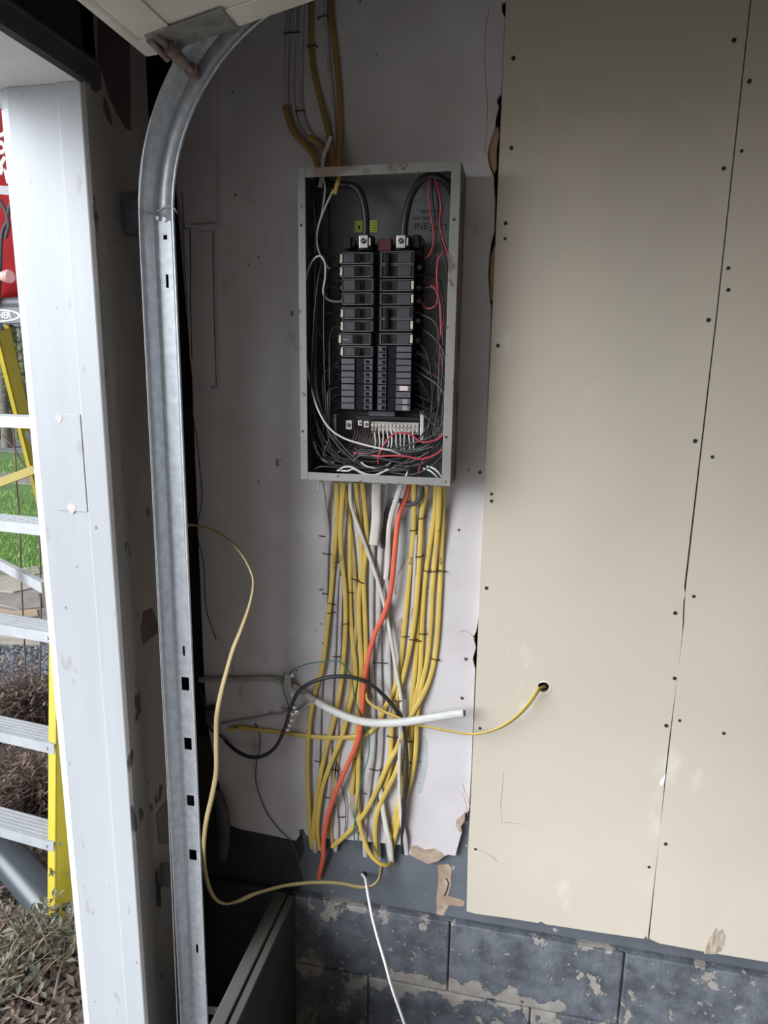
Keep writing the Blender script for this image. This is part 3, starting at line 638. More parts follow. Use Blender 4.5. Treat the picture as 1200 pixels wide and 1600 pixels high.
wire('white_wire','white wire curving into the lower left corner bundle',[(491,690,-.07),(497,708,-.075),(508,720,-.078),(522,723,-.078)],.0018,'wwhite')
wire('white_wire','upper of the two white wires waving along the bottom flange',[(529,736,-.085),(537,730,-.088),(550,730,-.09),(563,737,-.09),(577,742,-.09),(592,741,-.088),(606,733,-.08)],.0019,'wwhite')
wire('white_wire','lower of the two white wires waving along the bottom flange',[(527,735,-.082),(543,736,-.088),(553,733,-.088),(568,741,-.088),(582,743,-.088),(600,737,-.084),(615,731,-.075)],.0018,'wwhite')
wire('white_wire','short white wire curling above the bottom flange',[(564,722,-.08),(574,729,-.084),(588,731,-.084),(603,728,-.08),(612,722,-.07)],.0016,'wwhite')
wire('white_wire','white wire arching down to the yellow cable at the bottom right',[(667,729,-.07),(676,731,-.08),(685,738,-.085),(692,748,-.08)],.0018,'wwhite')
wire('white_wire','inner white wire arching down at the bottom right',[(661,732,-.07),(671,735,-.08),(680,742,-.084),(686,749,-.08)],.0016,'wwhite')
wire('white_wire','white wire tip at the centre right of the bottom flange',[(637,735,-.07),(636,741,-.08),(632,747,-.08)],.0020,'wwhite')
# neutral tails
rnd = random.Random(3)
for k in range(10):
    x = 585+k*6.6; x2 = x+rnd.uniform(-7,5)
    wire('neutral_wire','white wire tail bending down from a neutral bar screw',[(x,673,-.04),(x+1,680,-.052),(x+rnd.uniform(0,3),695,-.055),(x2,710,-.05),(x2-8,718,-.04)],.0016,'wwhite','white tails under the neutral bar')
for k in range(9):
    x = 555+k*4.2
    wire('ground_wire','dark brown wire tail below the small lugs',[(x,668,-.04),(x-1,680,-.05),(x-4-rnd.uniform(0,5),694,-.052),(x-14-rnd.uniform(0,8),704,-.045)],.0013,'wbrown','brown tails under the lugs')
# black branch wires: left gutter
rows = [402,423,445,467,489,510,530,549,565,575,585,595,606,616,626,636]
for i, py in enumerate(rows):
    gx = rnd.uniform(483,519); gx2 = gx+rnd.uniform(-7,7); y = rnd.uniform(-.035,-.085); bx_ = rnd.uniform(500,545); by = rnd.uniform(712,742)
    pts = [(531,py,-.048),(523,py+rnd.uniform(-5,7),-.052),(max(gx,500),py+rnd.uniform(10,26),y),(gx,(py+rnd.uniform(.45,.6)*(700-py)),y-.005),(gx2+3,690+rnd.uniform(-14,10),y),(bx_,by-6,y-.004),(bx_+rnd.uniform(40,95),by+rnd.uniform(-6,6),y)]
    wire('black_wire','black wire leaving the %s %s of the left column'%(ord_[i%8], 'breaker' if i < 8 else 'twin toggle row'),pts,.0017,rnd.choice(['wblack','wblack','wgrey']),'black wires in the left gutter')
for i in range(9):     # wires that come in from the top left
    gx = rnd.uniform(483,520); y = rnd.uniform(-.02,-.08); py = rnd.choice(rows[:12])
    wire('black_wire','black wire dropping from the top left corner to a breaker',[(rnd.uniform(492,508),276,-.05),(gx-3,310,y),(gx,rnd.uniform(340,400),y),(gx+rnd.uniform(-5,5),py-20,y),(524,py+2,-.05),(531,py,-.048)],.0017,'wblack','black wires from the top left')
for i in range(7):
    gx = rnd.uniform(481,500); y = rnd.uniform(-.05,-.09)
    wire('black_wire','dusty black wire hanging straight in the left gutter',[(gx,rnd.uniform(330,560),y+.02),(gx-2,600,y),(gx+4+i*2,660,y),(gx+18+i*4,700,y),(gx+45+i*7,716+i*3,y),(gx+95+i*8,722+i*2,y)],.0018,rnd.choice(['wgrey','wblack']),'dusty wires in the left gutter')
rr = [425,446,467,490,508,530,546,556,567,577,588,598,608,618,628,638]
for i, py in enumerate(rr):
    gx = rnd.uniform(664,697); y = rnd.uniform(-.03,-.08); bx_ = rnd.uniform(640,690); by = rnd.uniform(695,742)
    pts = [(648,py,-.048),(656,py+rnd.uniform(-4,7),-.052),(gx,py+rnd.uniform(15,40),y),(gx+rnd.uniform(-4,8),py+.55*(700-py),y),(gx-rnd.uniform(2,20),685,y),(bx_-25,by-8,y),(bx_-rnd.uniform(60,110),by,y)]
    wire('black_wire','black wire leaving the %s of the right column'%(ord_[i] + ' wire row' if i < 6 else ord_[i-6] + ' twin toggle row'),pts,.0017,rnd.choice(['wblack','wgrey']),'black wires in the right gutter')
for i in range(11):
    x = rnd.uniform(500,575); y = rnd.uniform(-.06,-.09); z = 700+rnd.uniform(4,34)
    wire('black_wire','dusty wire lying across the bottom of the panel',[(x-14,z+rnd.uniform(-8,6),y),(x,z+rnd.uniform(-7,7),y),(x+35,z+rnd.uniform(-7,7),y),(x+70,z+rnd.uniform(-6,6),y),(x+105,z+rnd.uniform(-14,4),y)],.0017,rnd.choice(['wgrey','wgrey','wblack','wbrown']),'wires across the bottom')
for i in range(5):
    x = 700; z = 640+i*14
    wire('grey_wire','grey wire slanting from the right flange to the bottom bundle',[(x,z,-.07),(690-2*i,z+26,-.075),(668-5*i,z+45,-.078),(640-8*i,z+54-3*i,-.074)],.0018,'wgrey','slanting wires at the lower right')
# ---------------------------------------------------------------- cables on the wall
def cable(lab, pts, w_, t_, m, name='cable', tw=None, yy=None, k=6, cat='cable', group=None):
    "pts (px,py[,y]) ; w_,t_ full width and thickness in metres"
    Y0 = yy if yy is not None else -.0035
    w3 = [P(p[0],p[1],y=(p[2] if len(p) > 2 else Y0)) for p in pts]
    sp = smooth_path(w3,k)
    twl = lerp_list(tw,k) if tw else None
    return tag(MB().tube(sp, w_/2, t_/2, n=10, tw=twl).build(name, M[m], clean=False), lab, cat, group)
R_ = .0112; TH = .0052
A=-.0036; B_=-.0092; C_=-.0150
# top runs
cable('left one of the three overpainted cables above the panel',[(452,-40,A),(451,10,A),(449,60,A),(447,120,A),(448,168,A)],.008,TH,'pjack')
cable('middle one of the three overpainted cables above the panel',[(463,-40,A),(462,10,A),(459,70,A),(457,140,A),(463,190,A),(477,214,A),(490,240,B_),(499,258,-.02)],.008,TH,'pjack')
cable('right one of the three overpainted cables above the panel',[(473,-40,A),(472,10,A),(470,90,A),(470,160,A),(478,196,A),(492,218,A),(503,240,B_),(509,258,-.02)],.008,TH,'pjack')
cable('dirty cream cable bending from the left into the top of the panel',[(446,165,-.009),(449,180,-.012),(458,204,-.014),(472,222,-.016),(487,238,-.02),(499,262,-.03)],.0125,.006,'ochre')
cable('ochre cable crossing the small clump above the panel',[(482,214,-.011),(494,222,-.012),(506,232,-.015),(512,246,-.018),(511,260,-.024)],.012,.006,'ochre')
cable('left ochre cable coming from above and leaning into the bundle over the panel',[(485,-40,A),(486,20,A),(486,70,A),(490,110,A),(499,150,A),(508,185,B_),(514,212,B_),(519,240,-.02),(522,262,-.03)],.0115,TH,'ochre')
cable('right ochre cable coming straight down to the panel top',[(516,-40,A),(518,20,A),(523,70,A),(528,115,A),(531,160,A),(531,210,B_),(530,262,-.03)],.0125,.006,'ochre')
cable('overpainted grey cable between the two ochre cables above the panel',[(507,-40,A),(509,30,A),(513,90,A),(518,140,A),(522,200,A),(523,235,B_),(522,262,-.03)],.007,TH,'pjack')
cable('short white cable end entering the panel top',[(517,214,-.016),(512,228,-.02),(506,244,-.026),(504,262,-.034)],.009,.005,'wjack')
cable('yellow jacket stub inside the top left of the panel',[(532,268,-.055),(528,284,-.07),(523,303,-.075)],.0085,.005,'yel')
cable('white jacket stub inside the top left of the panel',[(504,270,-.05),(502,280,-.06),(500,292,-.065)],.009,.005,'wjack')
# bottom bundle, left to right
cable('pinkish overpainted cable at the far left of the bundle below the panel',[(502,752,-.03),(507,790,-.014),(512,833,A),(510,868,A),(509,927,A),(511,970,A),(508,1020,A),(501,1070,A),(498,1150,A),(496,1220,A),(493,1280,A),(492,1318,A),(493,1332,.006)],R_,TH,'pjack')
cable('leftmost yellow cable, bowing out to the left edge below the grey one',[(526,754,-.03),(527,790,-.014),(525,833,B_),(521,880,B_),(517,930,B_),(511,985,B_),(504,1040,B_),(493,1080,B_),(485,1120,B_),(481,1170,B_),(481,1220,B_),(483,1270,B_),(486,1312,A),(488,1326,.006)],R_,TH,'yel')
cable('second yellow cable from the left, crossing under the first',[(537,754,-.034),(534,793,-.02),(532,833,-.0145),(534,873,B_),(539,920,B_),(540,975,B_),(536,1040,B_),(529,1093,B_),(520,1133,B_),(511,1165,B_),(501,1210,B_),(493,1260,B_),(490,1300,B_),(492,1328,.004)],R_,TH,'yel')
cable('dusty yellow cable kinked beside the top of the white crossing cable',[(539,760,-.02),(543,785,A),(547,833,A),(547,887,A),(547,950,A),(551,1000,A),(556,1057,A),(546,1105,B_),(534,1152,B_),(518,1190,B_),(503,1235,B_),(496,1290,B_),(499,1328,.004)],R_,TH,'yel')
cable('thin overpainted cable left one behind the yellow ones',[(530,880,A),(526,920,A),(524,970,A),(522,1020,A),(519,1070,A),(516,1150,A),(515,1230,A),(508,1290,A),(504,1330,.004)],.0095,TH,'pjack')
cable('thin overpainted cable right one behind the yellow ones',[(534,900,-.003),(532,960,-.003),(530,1020,-.003),(528,1080,-.003),(526,1160,-.003),(524,1240,-.003),(527,1300,-.003),(524,1330,.004)],.0095,.004,'pjack')
cable('yellow cable in the middle left, straight down behind the orange one',[(556,754,-.03),(560,800,-.012),(564,845,B_),(565,887,B_),(561,935,B_),(562,990,B_),(565,1040,B_),(561,1090,A),(556,1150,A),(553,1200,A),(550,1240,A)],R_,TH,'yel')
cable('yellow cable just left of the wide white jacket',[(566,754,-.03),(571,800,-.012),(573,847,B_),(568,900,B_),(570,953,B_),(572,1007,B_),(572,1057,B_),(568,1110,B_),(561,1160,B_),(560,1205,B_),(559,1240,B_),(560,1270,-.012),(565,1300,-.018),(577,1332,-.022),(592,1348,-.02),(606,1352,-.012),(614,1346,.004)],R_,TH,'yel')
cable('narrow yellow cable half hidden left of the centre',[(548,830,-.003),(553,880,-.003),(555,920,-.003),(558,970,-.003),(553,1010,-.003),(548,1070,-.003),(541,1120,-.003),(530,1170,-.003),(522,1220,-.003),(517,1262,-.003),(516,1295,-.003),(521,1322,.004)],R_,.004,'yelp')
cable('white cable slanting from the panel down to the right behind the orange one',[(547,754,-.034),(548,785,-.026),(556,812,-.020),(571,852,-.0155),(584,889,C_),(596,927,C_),(606,970,C_),(613,1010,C_),(620,1052,C_),(627,1095,C_),(626,1140,C_),(624,1195,C_),(625,1253,C_),(630,1305,B_),(635,1335,.004)],.0085,TH,'wjack')
cable('short wide white jacket with a cut end under the panel clamp',[(589,752,-.036),(588,780,-.026),(588,812,-.022),(584,851,-.021)],.0215,.008,'wjack','cable_jacket')
cable('grey painted cable left one of the centre group',[(582,846,B_),(581,900,A),(580,980,A),(581,1057,A),(583,1110,A),(583,1170,A),(576,1230,A),(570,1290,A),(571,1338,.004)],.0125,.006,'gjack')
cable('grey painted cable in the middle of the centre group',[(597,758,-.022),(595,807,B_),(595,850,A),(592,900,A),(592,980,A),(593,1057,A),(596,1120,A),(594,1180,A),(588,1230,A),(588,1290,A),(592,1342,.004)],.0125,.006,'gjack')
cable('grey painted cable right one of the centre group',[(606,840,-.003),(605,900,A),(606,980,A),(608,1057,A),(609,1120,A),(606,1180,A),(600,1235,A),(603,1290,A),(610,1347,.004)],.012,.006,'gjack')
cable('cream cable hooked inwards, ending against the orange cable',[(629,752,-.034),(622,772,-.030),(613,800,-.022),(608,825,-.014),(607,850,B_),(606,880,B_),(603,905,B_)],.0115,.006,'wjack')
cable('orange red cable running diagonally through the bundle to the floor sill',[(640,756,-.018),(634,778,-.014),(626,797,-.014),(621,820,-.018),(617,860,-.021),(613,905,-.021),(608,935,-.021),(598,965,-.021),(586,990,-.021),(575,1030,-.022),(568,1075,-.022),(565,1120,-.022),(559,1158,-.022),(543,1195,-.020),(526,1235,-.020),(513,1272,-.018),(506,1310,-.012),(505,1340,-.006),(498,1372,.006)],.0115,.008,'orange')
cable('grey flexible conduit looping behind the orange cable under the panel',[(660,758,-.03),(657,776,-.028),(648,786,-.022),(634,788,-.010),(622,781,-.006),(612,784,-.005),(604,800,-.004),(599,830,-.004),(598,856,-.003)],.0095,.0095,'wgrey')
cable('yellow cable right of the orange one, first of the right group',[(647,754,-.034),(647,790,-.016),(646,835,A),(641,885,A),(636,940,A),(631,993,A),(624,1050,A),(614,1082,A),(601,1107,B_),(590,1132,B_),(573,1147,B_),(545,1152,B_),(500,1152,B_),(450,1146,A),(400,1140,A),(372,1137,A),(358,1141,A)],R_,TH,'yel')
cable('yellow cable bent in a knee under the clamp, second of the right group',[(667,754,-.034),(664,778,-.02),(659,805,B_),(657,847,B_),(654,900,B_),(650,950,B_),(643,1000,B_),(632,1050,B_),(622,1085,B_),(613,1130,B_),(611,1165,B_),(609,1200,B_),(602,1230,-.008)],R_,TH,'yel')
cable('yellow cable behind, between the second and the third of the right group',[(652,900,-.003),(653,950,-.003),(652,993,-.003),(649,1040,-.003),(644,1085,-.003),(641,1130,-.003),(636,1180,-.003),(628,1230,-.003),(616,1280,-.003),(608,1325,.004)],R_,.004,'yel')
cable('overpainted pinkish cable between the yellow ones of the right group',[(650,835,-.003),(648,890,-.003),(645,950,-.003),(640,1000,-.003),(634,1050,-.003),(629,1090,-.003)],.0085,.004,'pjack')
cable('yellow cable inner one of the three at the right edge',[(681,756,-.034),(680,795,-.018),(673,845,A),(665,900,A),(661,953,A),(659,1007,A),(656,1057,A),(649,1095,A),(643,1140,A),(639,1190,A),(630,1235,A),(618,1285,A),(611,1320,.004)],R_,TH,'yel')
cable('yellow cable middle one of the three at the right edge',[(687,756,-.036),(686,800,-.02),(681,860,B_),(676,920,A),(673,980,A),(667,1035,A),(657,1080,-.006),(652,1120,B_),(650,1170,B_),(643,1215,B_),(630,1260,B_),(619,1300,B_),(612,1330,.004)],R_,TH,'yel')
cable('outermost yellow cable at the right edge of the bundle',[(692,756,-.030),(692,800,-.014),(690,870,A),(687,935,A),(683,1000,A),(675,1050,A),(660,1088,B_),(646,1112,-.013),(634,1135,-.013)],R_,TH,'yel')
cable('yellow cable crossing the lower bundle from right down to the left sill',[(634,1132,-.015),(622,1165,-.015),(606,1195,-.015),(590,1232,-.015),(573,1265,-.015),(557,1287,-.014),(539,1306,-.010),(519,1324,.002)],R_,TH,'yel')
cable('yellow cable curving down beside the diagonal one to the sill',[(628,1180,B_),(616,1212,-.013),(602,1240,-.013),(590,1268,-.013),(586,1300,-.012),(589,1340,.002)],R_,TH,'yel')
cable('white cable resting low in the bundle right of the centre',[(594,1230,B_),(598,1262,-.012),(604,1295,-.014),(610,1320,-.012),(612,1346,.002)],.0125,.006,'wjack')
cable('white cable at the right edge low in the bundle beside the black one',[(625,1248,-.008),(628,1280,-.010),(634,1310,-.008),(637,1335,.003)],.0095,TH,'pjack')
# across the bundle
cable('black insulated cable arching over the bundle and falling along its right side',[(352,1157,-.006),(368,1172,-.02),(388,1182,-.028),(408,1182,-.032),(425,1173,-.032),(437,1157,-.032),(446,1135,-.032),(452,1115,-.032),(460,1092,-.034),(470,1077,-.036),(490,1065,-.038),(515,1058,-.038),(540,1057,-.036),(560,1061,-.034),(580,1070,-.032),(600,1087,-.026),(618,1108,-.022),(629,1128,-.020),(634,1160,-.018),(636,1195,-.018),(633,1240,-.016),(629,1290,-.012),(629,1333,.002)],.0085,.0085,'wblack')
cn = thing('cable_connector', 'silver splice connector pieces clipped on the black cable by the grey strap', 'connector', tuple(P(453,1115,y=-.04)))
for a,b,s_ in ((460,1104,.0035),(457,1114,.0042),(455,1124,.003),(452,1132,.0026),(449,1139,.0026)):
    q = P(a,b,y=-.036); MB().cyl((q.x,q.y,q.z-.003),(q.x+.001,q.y,q.z+.003),s_+.0025,12).build('sleeve', M['lug'], cn)
q = P(464,1112,y=-.038); sc_ = MB().box((q.x-.004,-.042,q.z-.0035),(q.x+.005,-.034,q.z+.003)).build('screw_block', M['lug'], cn, bevel=.0006); MB().cyl((q.x+.0015,-.0425,q.z),(q.x+.0015,-.042,q.z),.0018,10).build('screw', M['slot'], sc_)
sv = thing('service_cable','thick braided cable, grey on the wall, its white end cut off over the bundle','cable',tuple(P(480,1085,y=-.012)))
pp = [(312,1062,A),(345,1061,A),(380,1061,A),(420,1060,-.006),(448,1066,-.008),(472,1080,-.012),(495,1096,-.024),(520,1110,-.036),(548,1122,-.045),(580,1129,-.05),(620,1129,-.052),(660,1124,-.05),(695,1118,-.048),(724,1114,-.046)]
sp_ = smooth_path([P(a,b,y=y) for a,b,y in pp],6); nn = len(sp_)
rw_ = [.0068+.0018*min(1,max(0,(i-28)/12)) for i in range(nn)]
MB().tube(sp_[:37], rw_[:37], [r*.8 for r in rw_[:37]], 12).build('overpainted_length', M['pjack2'], sv, clean=False)
MB().tube(sp_[36:], rw_[36:], [r*.88 for r in rw_[36:]], 12).build('loose_end', M['thickw'], sv, clean=False)
e = P(725.5,1114,y=-.046); e2 = P(727,1114,y=-.046)
MB().cyl(e,e2,.0066,16).build('cut_core', M['slot'], sv, clean=False)
cable('overpainted grey conduit fixed low on the wall left of the bundle',[(345,1133,A),(375,1127,A),(410,1121,A),(440,1116,A),(470,1107,A),(492,1095,A)],.009,.007,'pjack')
cable('thin green wire arching from the grey strap into the bundle',[(451,1054,-.006),(462,1044,-.02),(482,1037,-.03),(505,1034,-.034),(528,1033,-.036),(542,1044,-.034),(550,1060,-.030),(553,1085,-.028),(560,1110,-.028),(572,1135,-.03),(577,1160,-.028),(575,1185,-.026),(566,1215,-.024),(560,1245,-.022),(556,1270,-.018),(553,1300,-.014),(556,1325,0)],.0028,.0028,'wgreen',name='ground_wire')
cable('short green wire end beside the arching one at the sill',[(552,1268,-.016),(556,1290,-.018),(560,1310,-.014),(558,1328,0)],.0026,.0026,'wgreen',name='ground_wire')
cable('dull green wire looping under the grey strap',[(446,1050,-.006),(441,1062,-.012),(444,1082,-.012),(450,1100,-.010),(453,1112,-.010)],.0026,.0026,'wgreen',name='ground_wire')
cable('yellow cable that runs from the bundle into the hole of the drywall',[(571,1082,-.02),(573,1092,-.022),(582,1102,-.024),(600,1112,-.03),(622,1121,-.036),(648,1131,-.040),(675,1137,-.042),(705,1143,-.042),(735,1147,-.042),(760,1144,-.042),(785,1135,-.042),(808,1119,-.042),(826,1100,-.040),(840,1080,-.030),(846,1074,-.012),(852,1074,.006)],.0098,.0042,'yel',tw=[.5,.5,.5,.5,.7,.7,.7,.8,.9,.9,.7,.5,.4,.3,.2,.2])
cable('long pale yellow cable looping out from behind the door track and back to the sill',[(292,822,-.10),(300,820,-.11),(325,826,-.13),(350,838,-.15),(375,862,-.17),(391,890,-.19),(396,912,-.20),(390,945,-.21),(376,985,-.22),(364,1015,-.23),(354,1050,-.24),(345,1085,-.25),(339,1120,-.26),(338,1160,-.26),(338,1205,-.26),(331,1245,-.26),(322,1285,-.26),(318,1330,-.25),(322,1370,-.24),(333,1400,-.22),(350,1412,-.20),(372,1408,-.17),(395,1398,-.15),(420,1390,-.12),(450,1383,-.09),(490,1379,-.065),(530,1380,-.05),(562,1386,-.042),(582,1384,-.036),(593,1372,-.026),(597,1352,.002)],
      .0108,.005,'yelpale',tw=[1.2,1.2,1.2,1.2,1.2,1.1,1.1,1.0,.7,.5,.4,.2,0,0,0,0,.2,.2,.2,.2,.2,.2,.2,.2,.3,.3,.3,.3,.6,1,1])
wc = cable('white data cable hanging from the sill hole towards the floor',[(566,1366,.008),(571,1374,-.02),(575,1398,-.06),(581,1430,-.085),(590,1465,-.10),(601,1502,-.12),(613,1545,-.13),(632,1600,-.14),(650,1660,-.15)],.0062,.0062,'whpl',name='data_cable')
q = P(569,1366,y=.0125); tag(MB().cyl((q.x,.0129,q.z),(q.x,.0123,q.z),.008,16).build('drilled_hole', M['slot']), 'small drilled hole in the slate sill where the white data cable comes out','hole')
cable('thin grey wire straggling down the wall left of the bundle to the curb',[(398,1130,-.004),(404,1142,-.004),(406,1165,-.004),(401,1190,-.004),(400,1222,-.004),(410,1255,-.004),(420,1275,-.004),(438,1298,-.004),(452,1312,-.008),(462,1330,-.012),(467,1350,-.012),(464,1375,-.012),(460,1394,-.01),(448,1412,-.02),(436,1440,-.06)],.0022,.0022,'wgrey',name='thin_wire')
cable('thin pale cobwebbed thread hanging left of the yellow loop',[(335,975,-.003),(345,1000,-.003),(352,1018,-.003),(366,1050,-.004),(380,1092,-.004)],.0012,.0012,'pjack',name='thin_wire')
cable('thin dark wire sagging in the corner behind the track',[(300,640,-.004),(308,690,-.004),(313,740,-.004),(316,780,-.004),(308,830,-.004),(318,880,-.004),(322,950,-.004),(338,1000,-.004)],.0018,.0018,'wgrey',name='thin_wire')
cable('black cord snaking out of the corner cavity under the black cable',[(312,1075,.004),(318,1095,-.006),(322,1120,-.01),(330,1140,-.012),(345,1150,-.012),(352,1157,-.006)],.006,.006,'wblack',name='cord')
# printing on the data cable
for i,(a,b) in enumerate(((583,1453),(586,1466),(590,1484),(593,1495))):
    pass
# straps and clamps
sb = thing('cable_strap', 'galvanised two hole strap holding the grey end of the thick cable', 'strap', tuple(P(455,1066,y=-.001)))
q = P(450,1066,y=-.02); MB().box((q.x-.008,-.022,q.z-.016),(q.x+.008,-.0205,q.z+.018)).build('plate', M['galvr'], sb, bevel=.003)
for a,b in ((457,1055),(457,1085)):
    h = P(a,b,y=-.024); MB().cyl((h.x,-.026,h.z),(h.x,-.022,h.z),.0042,14).build('bolt_head', M['galv'], sb)
for a,b,l in ((444,1107,'left ring clamp on the overpainted conduit'),(425,1114,'small ring clamp on the overpainted conduit nearer the corner')):
    h = P(a,b,y=-.004); t = MB().tube([(h.x+.007*math.sin(t_), -.004-.005*math.cos(t_)*1, h.z+.006*math.cos(t_)) for t_ in [2*PI*i/14 for i in range(15)]], .0013, .0013, 6)
    tag(t.build('ring_clamp', M['galvr'], clean=False), l, 'clamp')
jb = P(330,1120,y=-.02)
tag(MB().box((jb.x-.012,-.03,jb.z-.018),(jb.x+.012,-.0005,jb.z+.022)).build('junction_block', M['rubber'], bevel=.003), 'small black junction block in the corner where the conduit starts','junction box')
# clamps under and over the panel
def clamp(px, py, w_, lab, ear=True):
    q = P(px,py,y=-.035); t = thing('cable_clamp', lab, 'cable clamp', (q.x,-.035,q.z))
    MB().box((q.x-w_/2,-.046,BZ0-.012),(q.x+w_/2,-.024,BZ0-.0007)).build('collar', M['galvr'], t, bevel=.002)
    if ear:
        for s in (-1,1):
            e_ = MB().cyl((q.x+s*(w_/2+.004),-.047,BZ0-.0065),(q.x+s*(w_/2+.004),-.040,BZ0-.0065),.0048,14).build('ear', M['galv'], t)
            MB().cyl((q.x+s*(w_/2+.004),-.0478,BZ0-.0065),(q.x+s*(w_/2+.004),-.047,BZ0-.0065),.0026,10).build('screw', M['slot'], e_)
clamp(528,764,.018,'cable clamp under the panel around the leftmost yellow cables'); clamp(590,764,.026,'wide two screw clamp under the panel around the wide white jacket')
clamp(548,764,.015,'cable clamp under the panel around the slanting white cable',False); clamp(627,764,.014,'cable clamp under the panel around the hooked cream cable')
clamp(663,765,.018,'cable clamp under the panel around the grey conduit',False); clamp(687,766,.016,'cable clamp under the panel around the rightmost yellow cables',False)
q = P(496,760,y=-.05); tl = thing('spring_clip','small steel spring clip hanging under the left corner of the panel','clip',tuple(q))
MB().tube([(q.x,-.05,q.z+.008),(q.x-.003,-.05,q.z+.002),(q.x-.005,-.05,q.z-.010),(q.x-.002,-.05,q.z-.013),(q.x+.001,-.05,q.z-.009),(q.x+.003,-.05,q.z+.006)], .0012, .0012, 6).build('loop', M['galv'], tl, clean=False)
# staples
st0 = None
SP = [(510,866,10,A,'over the pinkish far left cable, higher one'),(508,928,8,A,'over the pinkish far left cable, lower one'),(517,944,9,B_,'slanting over the leftmost yellow cable, upper'),(517,958,9,B_,'slanting over the leftmost yellow cable, lower'),
 (555,906,11,B_,'over the middle left yellow cable'),(563,910,9,B_,'over the yellow cable beside the white jacket'),(547,926,9,A,'over the kinked dusty yellow cable'),(539,975,8,B_,'over the second yellow cable'),
 (659,810,10,B_,'just under the knee of the bent yellow cable'),(646,829,10,A,'over the first yellow cable of the right group, top'),(655,870,10,B_,'over the bent yellow cable, middle height'),(667,893,11,A,'left one of the row of three at the right'),
 (677,893,11,B_,'middle one of the row of three at the right'),(689,892,13,A,'right one of the row of three at the right'),(634,995,10,A,'over the first yellow cable of the right group, lower'),(645,1000,10,B_,'over the bent yellow cable, lower'),
 (651,1002,10,-.006,'over the yellow cable behind the right group'),(661,991,11,A,'over the inner right yellow cable'),(680,1031,11,A,'low on the outermost yellow cable'),(594,1036,22,A,'wide one across the grey centre cables'),
 (526,1026,12,A,'over the two thin overpainted cables'),(622,1096,9,C_,'over the slanting white cable'),(559,1186,10,A,'over the yellow cable left of the orange one at the bottom'),(497,1190,9,A,'over the far left cable near its lower end'),
 (521,1203,12,A,'over the overpainted cables near the bottom'),(584,1203,13,A,'across the lower left grey centre cable'),(598,1204,11,A,'across the lower right grey centre cable'),(642,1159,11,A,'over the right yellow cables, upper lower part'),
 (645,1192,10,-.006,'over the right yellow cables near the green paint'),(509,1246,9,A,'over the thin overpainted cable at the bottom'),(532,1277,9,-.001,'near the bottom where a stray dark wire hangs'),(613,1152,15,B_,'hooked over the two yellow cables at the crossing'),
 (569,1240,7,A,'over the left grey cable near the bottom'),(456,51,24,A,'wide one across the three overpainted cables at the top'),(468,173,11,A,'lower one on the overpainted cables above the panel'),(503,26,13,A,'highest one over the ochre pair'),(487,72,13,A,'over the left ochre cable'),
 (368,1137,7,A,'at the left end of the low yellow cable'),(503,838,8,.0015,'empty one left of the far left cable'),(503,921,7,.0015,'lower empty one left of the far left cable')]
import math as _m
for a,b,wp,y,l in SP:
    yo = y-.0042
    p = P(a,b,y=yo); wv = (P(a+wp/2,b,y=yo)-P(a-wp/2,b,y=yo)).x
    m = MB(); h = wv/2+.0006; dz = ((a*13+b*7)%9-4)*.0004
    m.tube([(-h,-yo-.0002,-dz),(-h,.0006,-dz),(-h+.0008,0,-dz),(h-.0008,0,dz),(h,.0006,dz),(h,-yo-.0002,dz)], .0012, .0011, 6, ref=(0,0,1))
    o = m.build('cable_staple', M['staple'], clean=False); o.location = p
    tag(o, 'dark steel staple '+l, 'staple', 'cable staples')
# handwritten marks on two yellow cables
def ink_mark(pts, y, owner):
    o = MB().tube([P(a,b,y=y) for a,b in pts], .0006, .0003, 5).build('ink_mark', M['ink'], clean=False); o.parent = owner; return o
yc1 = next(o for o in bpy.data.objects if o.get('label','').startswith('leftmost yellow cable')); yc2 = next(o for o in bpy.data.objects if o.get('label','').startswith('second yellow cable'))
yc3 = next(o for o in bpy.data.objects if o.get('label','').startswith('yellow cable right of the orange'))
for pts in ([(519,868),(526,868),(519,874),(526,874)],[(519,877),(526,877),(519,880),(525,882)],[(519,885),(525,885),(519,888),(525,888)]): ink_mark(pts, -.0122, yc1)
for pts in ([(531,869),(533,867),(535,869),(533,872),(531,869)],[(530,875),(535,875)]): ink_mark(pts, -.0122, yc2)
for pts in ([(639,872),(643,871),(643,875),(640,875)],[(639,879),(643,878),(642,882),(639,881),(639,879)]): ink_mark(pts, -.0068, yc3)
# stray dark wire low in bundle
cable('thin dark stray wire between the cables near the bottom left',[(524,1180,-.004),(528,1200,-.005),(534,1230,-.006),(540,1260,-.006),(539,1300,-.004),(535,1318,0)],.0022,.0022,'wblack',name='thin_wire')
# nails / knots marks on wall
MKS = [(499,893,.0016),(502,975,.002),(494,985,.0016),(461,1000,.002),(404,402,.002),(388,413,.002),(612,188,.0018),(363,144,.0022),(368,305,.003),(404,752,.003),(750,738,.004),(717,828,.003),(732,734,.003),(463,1048,.002),(505,1005,.003),
       (632,831,.0017),(669,918,.0016),(657,1190,.0022),(656,1224,.0018),(728,1030,.004),(722,1091,.004),(466,1125,.0012),(466,1135,.0012)]
for i,(a,b,r) in enumerate(MKS):
    q = P(a,b,y=-.0004); struct(MB().prism([circ(q.x,q.z,r,9,.25,i)], lambda u,v:(u,-.0005,v), lambda u,v:(u,.001,v)).build('trim_nail_mark', M['brownpaint'] if i%3 else M['hard']))
